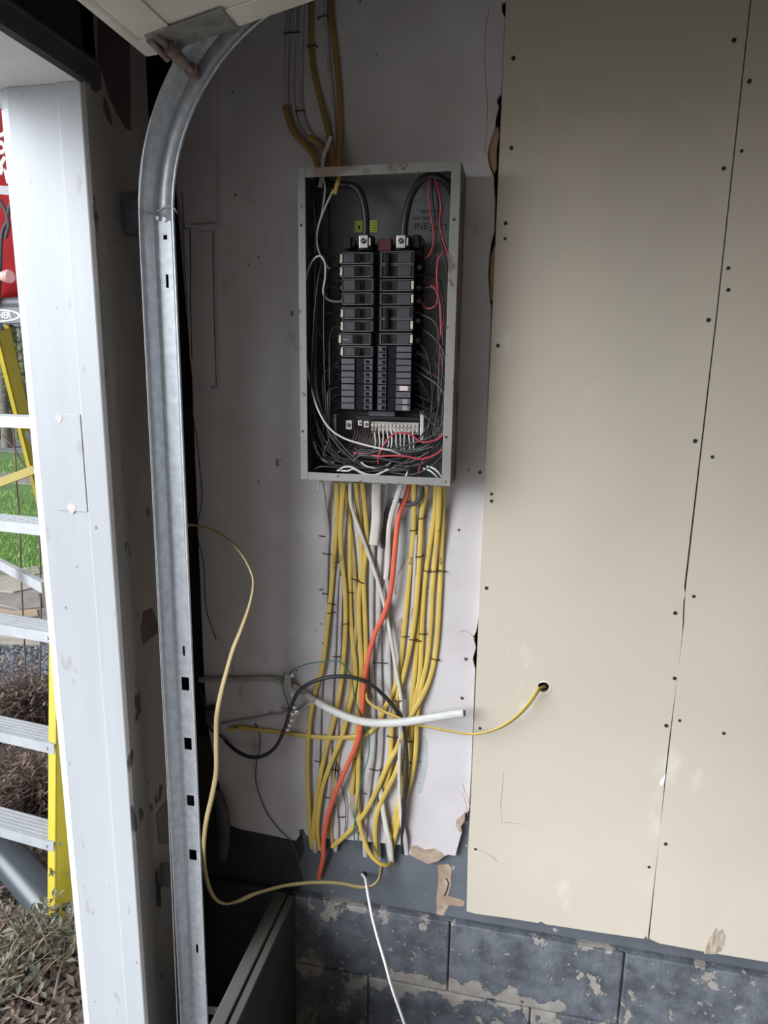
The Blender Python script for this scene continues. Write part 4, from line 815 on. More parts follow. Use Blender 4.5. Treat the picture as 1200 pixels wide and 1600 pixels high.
# exposed green-grey underpaint patches
M['under'] = mat('grey_green_underpaint', (.36,.40,.39), .7, var=(.42,.45,.44), vscale=25)
for poly in ([(662,1148),(668,1158),(668,1192),(664,1215),(658,1240),(652,1240),(656,1215),(655,1185),(652,1170),(658,1160)],
             [(640,800),(646,860),(632,880),(624,892),(618,930),(615,890),(620,850),(628,810)], [(555,1200),(566,1205),(562,1240),(556,1262),(549,1250),(551,1220)],
             [(546,990),(556,1000),(552,1040),(545,1050)]):
    struct(wallprism([poly], -.0004, .001).build('trim_bare_patch', M['under']))
for poly in ([(630,868),(633,880),(627,890),(620,898),(619,930),(615,928),(618,900),(624,890),(630,878)],[(628,965),(632,980),(626,998),(621,985),(622,970)],[(551,1210),(557,1225),(557,1262),(551,1280),(546,1262),(548,1235)]):
    struct(wallprism([poly], -.0006, .001).build('trim_bare_patch', M['hard']))
# old rusty bare patch on the sill
q = wallprism([[(684,1352),(700,1350),(706,1356),(704,1384),(700,1400),(716,1404),(726,1408),(724,1416),(702,1414),(696,1424),(690,1438),(682,1428),(682,1404),(685,1376)]], .0122, .0135)
struct(q.build('trim_bare_patch', M['hard']))
M['crackm'] = M['slot']
struct(MB().tube([P(a,b,y=.0118) for a,b in [(697,1372),(701,1380),(698,1392),(694,1400)]], .002, .001, 6).build('trim_crack', M['brownpaint']))
# fine cracks of the painted plywood
for l in ([(764,14),(758,50),(757,100),(762,160),(760,200),(758,240)],[(716,988),(726,985),(735,990),(742,998)],[(722,1238),(728,1255),(731,1275)],[(722,1225),(730,1245),(735,1262)]):
    struct(MB().tube([P(a,b,y=-.0001) for a,b in l], .0007, .0004, 5).build('trim_crack', M['hard']))
for l,y_ in (([(333,362),(333,420),(335,500),(338,602)],-.0143),([(339,560),(341,604),(330,606)],-.0003),([(297,360),(298,420),(297,470),(299,520),(300,560)],-.0143),([(288,356),(286,330),(284,300)],-.0203)):
    struct(MB().tube([P(a,b,y=y_) for a,b in l], .0011, .0005, 5).build('trim_crack', M['brownpaint']))
# ---------------------------------------------------------------- garage door track
YT = -.240     # plane of the web
TR = thing('door_track', 'galvanised garage door track, vertical beside the jamb and curving inwards at the top', 'door track', (-.39,YT,0))
# profile (u from outer/left to inner/right, v towards the room is negative y)
u0 = -.032; prof = [(-.032,-.030),(-.0305,-.0302),(-.0285,-.018),(-.0235,-.004),(-.017,0)]
ZS = 1.973; RC = .365; XC = -.350   # XC centre line of the vertical part, RC radius of the centre line
lean = .010
def tpath(s):   # s<0 vertical (z=ZS+s), else arc angle
    if s <= 0:
        return Vector((XC+.008*(s/2.0), 0, ZS+s)), Vector((1,0,0))
    th = min(s/RC, PI/2); ext = max(0, s-RC*PI/2)
    return Vector((XC+RC-RC*math.cos(th)+ext, 0, ZS+RC*math.sin(th))), Vector((math.cos(th),0,-math.sin(th)))
def sweep(pr, ss, thick=None):
    vs = []; n = len(pr)
    for s in ss:
        c, N_ = tpath(s)
        for u,v in pr: vs.append(c+N_*u+Vector((0,YT+v,0)))
    fs = [(i*n+k, i*n+k+1, (i+1)*n+k+1, (i+1)*n+k) for i in range(len(ss)-1) for k in range(n-1)]
    return MB().add(vs, fs, True)
ss = [-1.97,-1.6,-1.2,-.8,-.4,-.1,0]+[RC*PI/2*i/20 for i in range(1,21)]+[RC*PI/2+.6, RC*PI/2+2.2]
def solid(o, t=.0016):
    m_ = o.modifiers.new('solid','SOLIDIFY'); m_.thickness = t; m_.offset = 0; return o
solid(sweep([(-.0335,-.0275),(-.0320,-.0290),(-.0303,-.0280),(-.0262,-.016),(-.0212,-.003),(-.0182,.0),(-.0135,.0002)], ss).build('outer_flange', M['galv'], TR, clean=False))
solid(sweep([(.0125,.0002),(.0150,.0),(.0175,-.0025),(.0205,-.0105),(.0235,-.0165),(.0262,-.0175),(.0275,-.0150)], ss).build('inner_flange', M['galv'], TR, clean=False))
# web with its slots and square holes
def zw(py, px=285): return P(px,py,y=YT).z
holes = [(zw(439),.0028,.0115),(zw(370),.0038,.004),(zw(1017),.0026,.0105),(zw(1068),.0085,.0145),(zw(1161),.0085,.0135),(zw(1249),.0085,.0125),(zw(1333),.0085,.0125),(zw(1478),.0028,.011),(zw(343),.003,.003)]
holes.sort()
wb = MB(); zcur = ZS-1.97
def wrow(z0, z1, hu=None):
    a0 = tpath(z0-ZS)[0].x; a1 = tpath(z1-ZS)[0].x
    spans = [(-.0137,.0127)] if hu is None else [(-.0137,-hu),(hu,.0127)]
    for s0,s1 in spans:
        wb.hexa([(a0+s0,YT,z0),(a0+s0,YT+.0016,z0),(a0+s1,YT,z0),(a0+s1,YT+.0016,z0),(a1+s0,YT,z1),(a1+s0,YT+.0016,z1),(a1+s1,YT,z1),(a1+s1,YT+.0016,z1)])
for zc2,hu,hz in holes:
    wrow(zcur, zc2-hz); wrow(zc2-hz, zc2+hz, hu); zcur = zc2+hz
wrow(zcur, ZS)
wb.build('web', M['galv'], TR)
solid(sweep([(-.0137,0),(0,0),(.0127,0)], [0]+ss[7:]).build('curved_web', M['galv'], TR, clean=False))
# joint band of wire between straight and curved parts
q0 = P(219,323,y=YT-.03); 
MB().tube([P(a,b,y=y) for a,b,y in ((219,322,-.275),(228,329,-.265),(238,333,-.245),(248,329,-.242),(258,323,-.245),(266,322,-.262),(273,326,-.265),(277,333,-.255))], .0011, .0011, 6).build('tie_wire', M['galv'], TR, clean=False)
# bolts
for a,b in ((246,341),(257,343)):
    h = P(a,b,y=YT-.001); MB().cyl((h.x,YT-.003,h.z),(h.x,YT,h.z),.0042,12).build('bolt_head', M['galv'], TR)
# brackets
bk = thing('track_bracket','perforated steel angle bracket fixing the track to the jamb board, upper one','bracket',(XL,-.2,1.98))
bp = [P(191,301,x=XL+.003),P(222,300,x=XL+.003),P(222,372,x=XL+.003),P(196,368,x=XL+.003),P(190,345,x=XL+.003)]
MB().prism([[(p.y,p.z) for p in bp]], lambda a,b:(XL+.003,a,b), lambda a,b:(XL+.0003,a,b)).build('plate', M['brk'], bk, bevel=.001)
for a,b in ((210,315),(209,332),(211,349)):
    h = P(a,b,x=XL+.0034); MB().cyl((XL+.0031,h.y,h.z),(XL+.0036,h.y,h.z),.0048,14).build('hole', M['slot'], bk)
MB().box((XL+.0004,YT+.0022,1.955),(XC+.012,YT+.0045,2.01)).build('arm', M['brk'], bk)
bk = thing('track_bracket','grey painted angle bracket behind the track, lower one','bracket',(XL,-.2,.6))
bp = [P(246,1272,x=XL+.003),P(262,1252,x=XL+.003),P(266,1318,x=XL+.003),P(250,1316,x=XL+.003)]
MB().prism([[(p.y,p.z) for p in bp]], lambda a,b:(XL+.003,a,b), lambda a,b:(XL+.0003,a,b)).build('plate', M['boxin'], bk, bevel=.001)
MB().box((XL+.0004,YT+.0022,.60),(XC+.012,YT+.0045,.66)).build('arm', M['boxin'], bk)
# white painted angle at the foot
a = P(324,1570,y=-.20); 
fb = thing('angle_bracket','white painted steel angle sticking out of the track near the floor curb','bracket',(a.x,-.2,a.z))
q1 = P(325,1568,y=-.22); q2 = P(368,1572,y=-.22)
MB().bar(P(322,1578,y=-.215),P(366,1582,y=-.215),.003,.020,(0,0,1)).build('arm', M['siding'], fb, bevel=.0006)
MB().hexa([P(364,1553,y=-.226),P(364,1553,y=-.223),P(378,1555,y=-.226),P(378,1555,y=-.223),P(345,1615,y=-.226),P(345,1615,y=-.223),P(360,1618,y=-.226),P(360,1618,y=-.223)]).build('flange', M['siding'], fb, bevel=.0006)
# ---------------------------------------------------------------- open garage door overhead
gd = thing('garage_door', 'cream painted garage door raised overhead, its lower corner showing above the track', 'garage door', (-.3,-.27,2.23))
YG = -.285
c0 = P(241,84,y=YG); c1 = P(484,0,y=YG); sl = (c1.z-c0.z)/(c1.x-c0.x)
nrm = Vector((-sl,0,1)).normalized(); tan = Vector((1,0,sl)).normalized()
def slab(mb, s0, s1, h0, h1, y0, y1):
    o_ = Vector((c0.x,0,c0.z)); c8 = []
    for s in (s0,s1):
        for y in (y0,y1):
            for h in (h0,h1): c8.append(tuple(o_+tan*s+nrm*h+Vector((0,y,0))))
    return mb.hexa([c8[0],c8[2],c8[1],c8[3],c8[4],c8[6],c8[5],c8[7]])
slab(MB(), 0, .50, 0, .038, YG, -4.9).build('door_section', M['doorpaint'], gd, bevel=.006)
slab(MB(), 0.0, .50, -.0035, -.0002, YG-.001, YG-.050).build('end_stile', M['doorpaint'], gd, bevel=.001)
slab(MB(), .012, .060, -.0034, -.0002, YG-.052, -4.85).build('bottom_rail', M['doorpaint'], gd, bevel=.001)
ts = MB(); 
for i in range(40):
    y = YG-.002-(4.6)*i/39
ts.tube([tuple(Vector((c0.x,0,c0.z))+tan*(-.006)+nrm*(.016+.0)+Vector((0,y,0))) for y in (YG,-1.5,-3,-4.9)], .014, .018, 10, ref=(0,0,1)).build('bottom_seal', M['doorpaint'], gd)
for k in range(3):
    x0_ = c0.x+.50*tan.x+.004+k*.53; z0_ = c0.z+.50*tan.z
    if k == 0: MB().hexa([(x0_,YG,z0_),(x0_,-4.9,z0_),(x0_,YG,z0_+.038),(x0_,-4.9,z0_+.038),(x0_+.52,YG,z0_+.03),(x0_+.52,-4.9,z0_+.03),(x0_+.52,YG,z0_+.068),(x0_+.52,-4.9,z0_+.068)]).build('door_section', M['doorpaint'], gd)
    else: MB().box((x0_,YG,z0_+.03),(x0_+.52,-4.9,z0_+.068)).build('door_section', M['doorpaint'], gd)
# corner bracket, roller
br = slab(MB(), .018, .150, -.0065, -.0038, YG-.003, YG-.062).build('corner_plate', M['plate'], gd, bevel=.0006)
rx, rz = P(302,114,y=-.255).x, P(300,112,y=-.255).z
s0 = P(240,50,y=-.345)
rs = MB().cyl((rx,-.262,rz),(s0.x,-.345,s0.z),.0055,16).build('roller_shaft', M['rust'], gd)
mid = (Vector((rx,-.262,rz))+s0)/2
MB().cyl((rx-.001,-.282,rz),(mid.x,-.318,mid.z),.0095,16).build('bracket_sleeve', M['rust'], gd)
MB().cyl((rx,-.264,rz),(rx,-.250,rz),.0115,24).cyl((rx,-.250,rz),(rx,-.2475,rz),.007,12).build('roller_wheel', M['rust'], rs)
s2_ = P(233,62,y=-.335); s3_ = P(262,92,y=-.29)
MB().cyl(s2_, s3_, .0058, 12).build('bracket_rod', M['rust'], gd)
MB().tube([P(270,78,y=-.30),P(276,60,y=-.31),P(279,45,y=-.315)], .002, .003, 6).build('cable_loop', M['rust'], gd)
# lift cable beside the track
tag(MB().tube(smooth_path([P(a,b,y=-.280) for a,b in ((272,96),(258,125),(244,160),(233,200),(224,245),(219,300),(218,340),(220,400),(226,520),(239,780),(252,1050),(262,1240),(278,1610))],5), .0011, .0011, 6).build('lift_cable', M['galv'], clean=False), 'thin steel lift cable running along the outer lip of the door track', 'cable')
# dark pipe-like thing in the lower left corner behind the track
q = P(345,1260,y=-.05)
tag(MB().tube(smooth_path([P(334,1236,y=-.03),P(345,1262,y=-.035),P(350,1300,y=-.035),P(346,1340,y=-.04)],5), .016, .012, 12).build('rubber_boot', M['rubber'], clean=False), 'black rubbery lump tucked in the corner above the curb', 'rubber piece')
# ---------------------------------------------------------------- outdoors
GZ = -.05
def patch(x0,y0,x1,y1,z,m,name):
    return struct(MB().box((x0,y0,z-.05),(x1,y1,z)).build(name, M[m]))
struct(MB().box((-60,-40,GZ-.12),(XL-.13,70,GZ-.06)).build('floor_ground', M['soil']))
def gpoly(px, z, m, name, th=.03):
    pts = [(P(a,b,z=z).x, P(a,b,z=z).y) for a,b in px]
    return struct(MB().prism([pts], lambda a,b:(a,b,z-th), lambda a,b:(a,b,z)).build(name, M[m]))
X1 = XL-.17
def band(y0, y1, z, m, name):   # ground bands run parallel to the garage front, out along -x
    return None
# bands bounded by lines of view distance (world ground strips crossing the view)
def strip(pya, pyb, z, m, name):
    a0 = P(-120,pya-22,z=z); a1 = P(140,pya,z=z); b0 = P(-120,pyb-22,z=z); b1 = P(140,pyb,z=z)
    d = (a0-a1).normalized(); e = (b0-b1).normalized()
    pts = [a1-d*3, a0+d*9, b0+e*6, b1-e*2]
    return struct(MB().prism([[(p.x,p.y) for p in pts]], lambda a,b:(a,b,z-.02), lambda a,b:(a,b,z)).build(name, M[m]))
struct(MB().box((-9,-5.2,GZ-.03),(XL-.14,-.55,GZ+.02)).build('floor_bounce_driveway', M['bounce_drive']))  # unseen driveway slab, added to bounce light up to the raised door
strip(610, 694, GZ, 'grass', 'floor_lawn')
strip(694, 716, GZ+.012, 'gravel', 'floor_lane')
strip(716, 750, GZ, 'grass', 'floor_lawn')
strip(748, 764, GZ+.013, 'path', 'floor_path')
strip(764, 898, GZ, 'grass', 'floor_lawn')
strip(896, 1012, GZ+.010, 'path', 'floor_stone_bed')
strip(1010, 1110, GZ, 'gravel', 'floor_gravel')
strip(1108, 2200, GZ, 'soil', 'floor_mulch')
# grass blades
gb = MB(); r = random.Random(5)
def scatter(n, pxr, pyr, z):
    for _ in range(n):
        a = r.uniform(*pxr); b = r.uniform(*pyr)
        yield P(a,b,z=z)
for (n, y0, y1, h) in ((2600,768,900,.05),(1300,718,748,.06),(900,640,694,.10)):
    for p in scatter(n, (-30,130), (y0,y1), GZ):
        a = r.uniform(0,PI); hh = h*r.uniform(.5,1.2); wv = hh*.11; dx, dy = math.cos(a)*wv, math.sin(a)*wv
        l = Vector((r.uniform(-.5,.5),r.uniform(-.5,.5),1))*hh
        gb.add([p+Vector((dx,dy,0)), p-Vector((dx,dy,0)), p+l], [(0,1,2)])
o = gb.build('lawn_grass', M['blade'], clean=False); o['kind'] = 'stuff'; tag(o, 'bright green lawn grass seen between the ladder rungs', 'grass')
# flagstones
flg = [([(-10,905),(30,896),(55,903),(52,918),(20,925),(-8,922)],'flag','pale flagstone nearest the lawn'),([(-10,928),(22,930),(60,926),(66,948),(30,952),(-10,942)],'path','long grey flagstone below the pale one'),
       ([(-10,948),(20,954),(58,951),(60,962),(25,968),(-10,962)],'flag2','rusty orange flagstone just above the middle step'),([(30,888),(58,884),(64,895),(44,899)],'flag','small tan flagstone by the yellow rail'),
       ([(-10,966),(25,972),(62,966),(66,984),(-10,982)],'flag2','second rusty flagstone behind the middle step'),([(-10,984),(64,988),(66,1006),(-10,1004)],'flag','flagstone at the edge of the gravel')]
for px,m,l in flg:
    pts = [(P(a,b,z=GZ+.02).x, P(a,b,z=GZ+.02).y) for a,b in px]
    tag(MB().prism([pts], lambda a,b:(a,b,GZ-.01), lambda a,b:(a,b,GZ+.022)).build('flagstone', M[m], bevel=.006), l, 'flagstone')
# gravel and pebbles
gm = MB()
def pebble(m, p, s, rr):
    vs = []; 
    for (x,y,z) in ((1,0,0),(0,1,0),(-1,0,0),(0,-1,0),(0,0,1),(0,0,-1),):
        vs.append(p+Vector((x*s*rr.uniform(.6,1.2),y*s*rr.uniform(.6,1.2),z*s*rr.uniform(.4,.9)+s*.3)))
    m.add(vs, [(0,1,4),(1,2,4),(2,3,4),(3,0,4),(1,0,5),(2,1,5),(3,2,5),(0,3,5)])
for p in scatter(2000, (-20,130), (1005,1130), GZ): pebble(gm, p, r.uniform(.010,.022), r)
for p in scatter(1100, (-20,160), (1500,1640), GZ): pebble(gm, p, r.uniform(.008,.016), r)
o = gm.build('loose_gravel', M['stone'], clean=False); o['kind'] = 'stuff'; tag(o, 'loose grey and white gravel along the planting bed', 'gravel')
# withered leaves on the mulch
lm = MB()
def leaf(m, p, L, rr, up=.5):
    d = Vector((rr.uniform(-1,1),rr.uniform(-1,1),rr.uniform(-.2,up))).normalized(); s = d.cross(Vector((0,0,1))).normalized()*L*.22
    q = Vector((0,0,L*.12)); m.add([p, p+d*L*.5+s+q, p+d*L, p+d*L*.5-s+q*.4], [(0,1,2),(0,2,3)])
for p in scatter(2600, (-20,170), (1180,1620), GZ+.01): leaf(lm, p+Vector((0,0,r.uniform(0,.03))), r.uniform(.02,.05), r)
o = lm.build('leaf_litter', M['dleaf'], clean=False); o['kind'] = 'stuff'; tag(o, 'dry brown leaf litter on the ground below the ladder', 'leaf litter')
# shrubs: bare brown twigs
def shrub(center, n, h, spread, lab, m='twig', leafm='dleaf', lf=3, rr=None, name='bare_shrub', cat='shrub', tr=.003):
    rr = rr or random.Random(int(center.x*100)); t = thing(name, lab, cat, tuple(center)); tm = MB(); lv = MB()
    for _ in range(n):
        a = rr.uniform(0,2*PI); s = rr.uniform(.2,1)*spread
        p = center+Vector((rr.uniform(-.3,.3)*spread, rr.uniform(-.3,.3)*spread, 0)); e = center+Vector((math.cos(a)*s, math.sin(a)*s, h*rr.uniform(.35,1)))
        mid = (p+e)/2+Vector((rr.uniform(-.06,.06),rr.uniform(-.06,.06),rr.uniform(0,.08)))
        pts = smooth_path([p,mid,e],3); tm.tube(pts, [tr*(1-.7*i/len(pts)) for i in range(len(pts))], None, 4)
        for k in range(2):
            b0 = pts[rr.randrange(2,len(pts))]; b1 = b0+Vector((rr.uniform(-.09,.09),rr.uniform(-.09,.09),rr.uniform(-.02,.09)))
            tm.tube([b0,b1], [tr*.5,tr*.2], None, 3)
            for _2 in range(lf): leaf(lv, b0.lerp(b1, rr.random()), rr.uniform(.02,.04), rr, .8)
    tm.build('twigs', M[m], t, clean=False)
    if lf: lv.build('leaves', M[leafm], t, clean=False)
for (a,b,n,h,s,l) in ((15,1150,150,.34,.30,'dense brown leafless shrub behind the fourth ladder step'),(60,1140,90,.30,.22,'small brown shrub against the yellow ladder rail, behind the upper lower steps'),
                      (10,1290,150,.28,.26,'brown withered shrub between the two lowest ladder steps'),(70,1270,80,.26,.18,'brown withered shrub just left of the ladder foot')):
    shrub(P(a,b,z=GZ), n, h, s, l)
shrub(P(30,1540,z=GZ), 34, .17, .19, 'low plant with dusty green narrow leaves at the bottom left', 'straw', 'gleaf', 5, tr=.0035, name='low_plant', cat='plant')
shrub(P(95,1500,z=GZ), 26, .22, .10, 'small dusty green plant growing in front of the ladder foot', 'straw', 'gleaf', 5, tr=.0025, name='low_plant', cat='plant')
shrub(P(88,1330,z=GZ+.05), 8, .20, .07, 'sprig of green leaves across the yellow rail', 'straw', 'gleaf', 4, tr=.002, name='low_plant', cat='plant')
for pts,l in (([(16,640),(22,680),(25,730),(27,770),(30,800),(33,900),(38,1000),(42,1085)],'thin bare branch hanging over the lawn'),([(4,680),(22,700),(36,725),(52,742),(60,800),(64,950),(62,1090)],'thin bare branch crossing the yellow brace')):
    tag(MB().tube(smooth_path([P(a,b,y=1.4) for a,b in pts],4), .004, .004, 5).build('bare_branch', M['twig'], clean=False), l, 'branch')
# ladder
ld_ = thing('step_ladder', 'yellow fibreglass step ladder with aluminium steps, standing outside beyond the white jamb', 'ladder', (-1.25,.2,GZ))
n_ = Vector((.113,.9936,0)); d_ = Vector((-.9936,.113,0))
foot = P(86,1488,z=GZ); D0 = foot
topB = D0+n_*.33+d_*.10+Vector((0,0,1.915))
LW = .47; 
def rail(p, q, w_, t_, name, m, par=ld_): 
    # channel rail: web facing the side, flanges front and back
    ax = (q-p).normalized(); dep = (n_-ax*n_.dot(ax)).normalized(); sd = ax.cross(dep).normalized()
    mb = MB()
    def pl_(a0,a1,b0,b1):
        mb.hexa([e+sd*a+dep*b for e in (p,q) for a in (a0,a1) for b in (b0,b1)])
    s = 1 if sd.dot(d_) > 0 else -1
    pl_(0, s*.004, 0, w_); pl_(0, s*t_, 0, .004); pl_(0, s*t_, w_-.004, w_)
    return mb.build(name, M[m], par)
rail(D0, topB, .085, .030, 'front_rail', 'fiber')
rail(D0+d_*(LW+.12)+Vector((0,0,0)), topB+d_*(LW-.12), .085, -.030, 'front_rail', 'fiber')
zt = topB.z
rt = P(-4,522,y=(topB+n_*.13).y)
lo_, hi_ = .02, 3.0      # rear leg: through the two points seen left of the jamb
q_ = P(38,690,y=rt.y+.38); rb_ = rt+(q_-rt)*((rt.z-GZ)/(rt.z-q_.z))
rail(rt, rb_, .05, .03, 'rear_rail', 'fiber'); rail(rt+d_*(LW-.25), rb_+d_*(LW+.40), .05, -.03, 'rear_rail', 'fiber')
stepz = []
for py in (1316,1163,990,823,655):
    # height of the step on the front rail whose image row is py
    lo_, hi_ = 0.0, 1.0
    for _ in range(40):
        t_ = (lo_+hi_)/2; q = D0.lerp(topB,t_); v = q-CAM; yy = 800-F*v.dot(CU)/v.dot(CW)
        if yy > py: lo_ = t_
        else: hi_ = t_
    stepz.append(lo_)
print('STEP', [round(GZ+(topB.z-GZ)*s,3) for s in stepz])
for t_ in stepz:
    p = D0.lerp(topB,t_)+d_*.004; wd = (LW+.12)+(-.24-.0)*t_ ; 
    def bx8(a0,a1,b0,b1,c0_,c1_): return [p+d_*a+n_*b+Vector((0,0,c)) for a in (a0,a1) for b in (b0,b1) for c in (c0_,c1_)]
    wd = (LW+.12)*(1-t_)+(LW-.12)*t_-.008
    sm_ = MB().hexa(bx8(0,wd,-.004,.082,-.003,0))
    for k in range(6): sm_.hexa(bx8(0,wd,.000+k*.014,.006+k*.014,0,.0025))
    sm_.hexa(bx8(0,wd,-.006,-.003,-.032,.002)); sm_.hexa(bx8(0,wd,.079,.082,-.025,0))
    st = sm_.build('step', M['alu'], ld_)
    rv = p-d_*.006+n_*.015+Vector((0,0,-.016)); MB().cyl(rv, rv-d_*.003, .0055, 12).build('rivet', M['galv'], st)
    rv = p+d_*.03-n_*.0065+Vector((0,0,-.016))
    MB().cyl(rv, rv-n_*.003, .005, 12).build('rivet', M['galv'], st)
# label on the top step
p = D0.lerp(topB,stepz[4])+d_*.004
st = MB().hexa([p+d_*a+n_*b+Vector((0,0,c)) for a in (.055,.15) for b in (-.0068,-.006) for c in (-.029,-.006)]).build('white_sticker', M['white'], ld_)
for k in range(4): MB().hexa([p+d_*a+n_*b+Vector((0,0,c)) for a in (.062,.10+.01*(k%2)) for b in (-.0072,-.0068) for c in (-.010-.004*k,-.009-.004*k)]).build('sticker_print', M['ink'], st)
# braces
def lbar(p, q, w_, t_, m, name): MB().bar(p,q,t_,w_,(0,0,1)).build(name, M[m], ld_, bevel=.001)
zb = stepz[3]
def rearat(z): t_ = (z-rb_.z)/(rt.z-rb_.z); return rb_.lerp(rt,t_)
yb_ = rearat(1.30).y
lbar(P(56,733,y=yb_), P(-60,777,y=yb_), .035, .02, 'fiberd', 'rear_brace')
a = P(66,925,y=D0.lerp(topB,stepz[2]).y); b = P(-60,850,y=D0.y+.55)
lbar(P(70,918,y=foot.y+.25), P(-30,865,y=foot.y+.85), .035, .02, 'alu', 'side_brace')
lbar(P(42,678,y=foot.y+.38), P(58,705,y=foot.y+.5), .02, .006, 'alu', 'spreader')
# top cap with the oval mark
cp = topB-n_*.02-d_*.035; cw_ = LW-.12+.06
def cb(a0,a1,b0,b1,c0_,c1_): return [cp+d_*a+n_*b+Vector((0,0,c)) for a in (a0,a1) for b in (b0,b1) for c in (c0_,c1_)]
MB().hexa(cb(0,cw_,0,.17,.045,.056)).hexa(cb(0,cw_,0,.006,-.022,.056)).hexa(cb(0,cw_,.164,.17,-.022,.056)).hexa(cb(0,.006,0,.17,-.022,.056)).build('top_cap', M['cap'], ld_, bevel=.003)
MB().hexa(cb(.03,cw_-.03,-.002,0,.028,.038)).build('cap_rib', M['bk'], ld_)
oc = P(6,511,y=cp.y); 
def capfront(u, v, o): return cp+d_*u-n_*o+Vector((0,0,v))
# where the oval's right end shows
ue = (cp-P(28,511,y=cp.y)).length*(1 if P(28,511,y=cp.y).x < cp.x else -1)
L_ = .17; uc = ue+L_/2; vc = .003
def oval(a_, b_, o, m, nm, par):
    pts = [(uc+a_*math.cos(t), vc+b_*math.sin(t)) for t in [2*PI*i/40 for i in range(40)]]
    return MB().prism([pts], lambda u,v:tuple(capfront(u,v,o)), lambda u,v:tuple(capfront(u,v,o-.0006))).build(nm, M[m], par)
ov = oval(L_/2, .0185, .0008, 'white', 'oval_mark', ld_); oval(L_/2-.010, .0145, .0014, 'cap', 'oval_field', ov)
R3 = Matrix((-d_, Vector((0,0,1)), -n_)).transposed().to_4x4(); R3.translation = capfront(uc+.004, vc, .0016)
text_mesh('WERNER', .0265, .0003, M['white'], 'wordmark', ov, R3, .0004)
# red bag standing on the cap
bgd = thing('red_tool_bag', 'red bag with white print, grey band and black strap standing on the ladder top', 'bag', tuple(cp+Vector((0,0,.06))))
def redsec(pya, pxr, dep):   # horizontal section at the photo row, right edge at px
    q = P(pxr,pya,y=cp.y+.07); return q
secs = [(479,20,.09),(455,26,.11),(425,29,.125),(390,31,.13),(340,29,.13),(290,26,.125),(230,22,.12),(185,16,.10),(170,10,.06)]
vs = []; NN = 16
for py,px,dp in secs:
    q = P(px,py,y=cp.y+.07); hw = .17*(dp/.13)
    for k in range(NN):
        th = 2*PI*k/NN; c_, s_ = math.cos(th), math.sin(th)
        vs.append(Vector((q.x,q.y,q.z))+d_*(hw-hw*math.copysign(abs(c_)**.5,c_))+n_*(dp*.9*math.copysign(abs(s_)**.6,s_)))
fs = [(i*NN+k, i*NN+(k+1)%NN, (i+1)*NN+(k+1)%NN, (i+1)*NN+k) for i in range(len(secs)-1) for k in range(NN)]
fs += [tuple(range(NN)), tuple(range((len(secs)-1)*NN, len(secs)*NN))]
MB().add(vs, fs, True).build('body', M['redp'], bgd)
yb = cp.y-.055
def onb(a, b, o=0): return P(a,b,y=yb-o)
MB().hexa([onb(-60,286),onb(-60,286,-.02),onb(-60,298),onb(-60,298,-.02),onb(16,291),onb(16,291,-.02),onb(16,305),onb(16,305,-.02)]).build('grey_band', M['gband'], bgd)
MB().tube(smooth_path([onb(-6,305,.01),onb(2,318,.012),onb(9,330,.012),onb(12,345,.012),onb(4,362,.012),onb(1,400,.012),onb(0,435,.01),onb(-2,470,.01)],4), .006, .004, 6).build('strap', M['ink'], bgd)
MB().tube(smooth_path([onb(16,318,.01),onb(12,340,.012),onb(14,352,.012),onb(9,372,.01)],4), .006, .004, 6).build('strap', M['ink'], bgd)
kb = onb(2,432,.02); kc = onb(13,432,.02); MB().cyl(kb, kc, .012, 16, .019).cyl(kc, kc-d_*.008, .019, 16, .017).build('knob', M['pinkp'], bgd)
for pts in ([(0,222),(6,226),(8,232),(4,238),(0,238)],[(0,262),(4,252),(8,246)],[(0,272),(5,262),(9,268),(13,286)],[(0,212),(7,209)]):
    MB().tube([onb(a,b,.004) for a,b in pts], .006, .002, 6).build('white_print', M['white'], bgd)
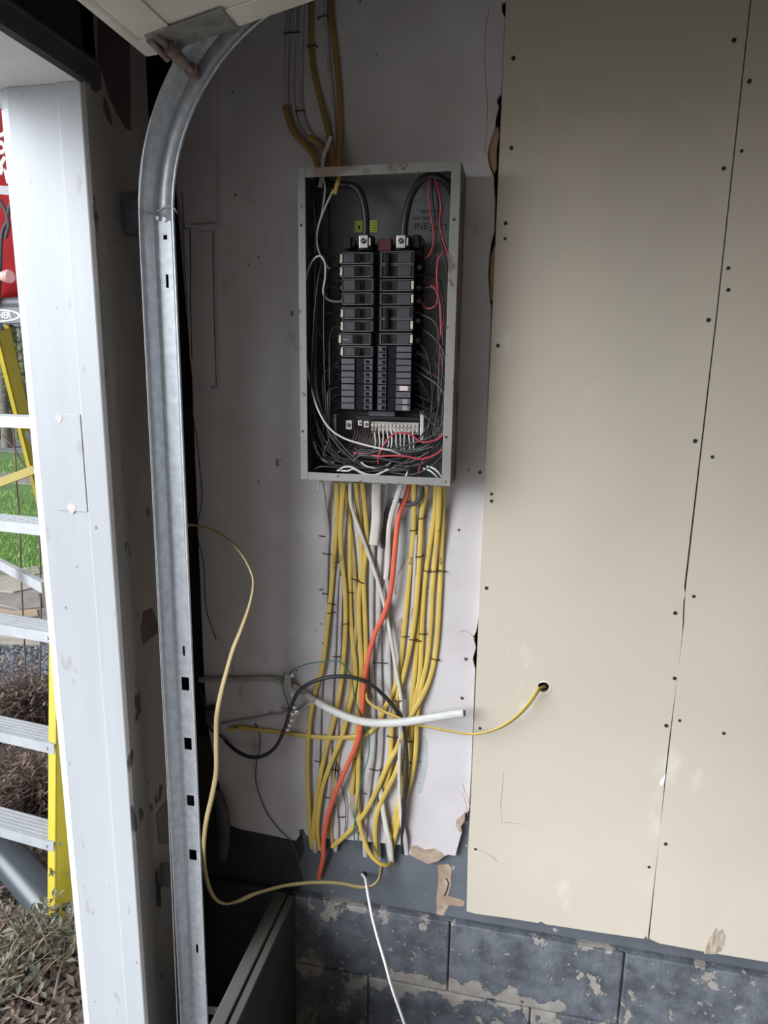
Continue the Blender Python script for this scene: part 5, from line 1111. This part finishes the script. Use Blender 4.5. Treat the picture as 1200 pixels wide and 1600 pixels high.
# drain pipe behind the ladder
a = P(8,1316,z=GZ+.20); 
tag(MB().cyl(P(-5,1318,z=GZ+.12), P(100,1440,z=GZ+.06), .058, 24).build('drain_pipe', M['pipe'], clean=False), 'dark grey plastic drain pipe lying behind the yellow ladder rail', 'pipe')
# stalks
for pts,l in (([(26,1520),(21,1470),(30,1460),(52,1432),(58,1425)],'bent straw coloured stalk near the ladder foot'),([(24,1240),(26,1215),(38,1192),(47,1178)],'straw coloured stalk below the fourth step'),([(40,1440),(45,1415),(52,1395),(66,1378)],'thin pale stalk over the drain pipe'),
              ([(84,1560),(92,1520),(100,1500),(118,1478)],'orange brown stalk by the jamb foot')):
    z = GZ+.06; tag(MB().tube(smooth_path([P(a_,b_,z=z) for a_,b_ in pts],4), .0035, .0035, 5).build('dry_stalk', M['straw'], clean=False), l, 'stalk')
# far trees
rt_ = random.Random(11)
for i,(a,dist,h) in enumerate(((4,17,7),(22,20,8),(-14,19,7.5),(38,24,9),(14,28,9))):
    v = CR*((a-600)/F)-CU*((600-800)/F)+CW; v.z = 0; v.normalize(); c = Vector((CAM.x,CAM.y,GZ))+v*dist
    t = thing('tree', ['slim pale trunked tree, the nearest beyond the lawn','slim tree right of the nearest one beyond the lawn','leafy tree beyond the lawn at the picture edge','taller far tree seen just left of the jamb','farthest tree beyond the lawn'][i], 'tree', tuple(c))
    MB().tube([c, c+Vector((.1,0,h*.4)), c+Vector((-.1,0,h))], [.13,.09,.03], None, 7).build('trunk', M['bark'], t, clean=False)
    cm = MB()
    for _ in range(14):
        z = rt_.uniform(.15,.9)*h; b0 = c+Vector((0,0,z)); e = b0+Vector((rt_.uniform(-1.6,1.6),rt_.uniform(-1.6,1.6),rt_.uniform(.2,1.2))); cm.tube([b0,e],[.035,.01],None,4)
    cm.build('branches', M['bark'], t, clean=False)
    lv = MB()
    for _ in range(2600):
        p = c+Vector((rt_.gauss(0,.8),rt_.gauss(0,.8),rt_.uniform(.08,1.05)*h)); leaf(lv, p, rt_.uniform(.10,.2), rt_, .8)
    lv.build('foliage', M['tleaf'], t, clean=False)
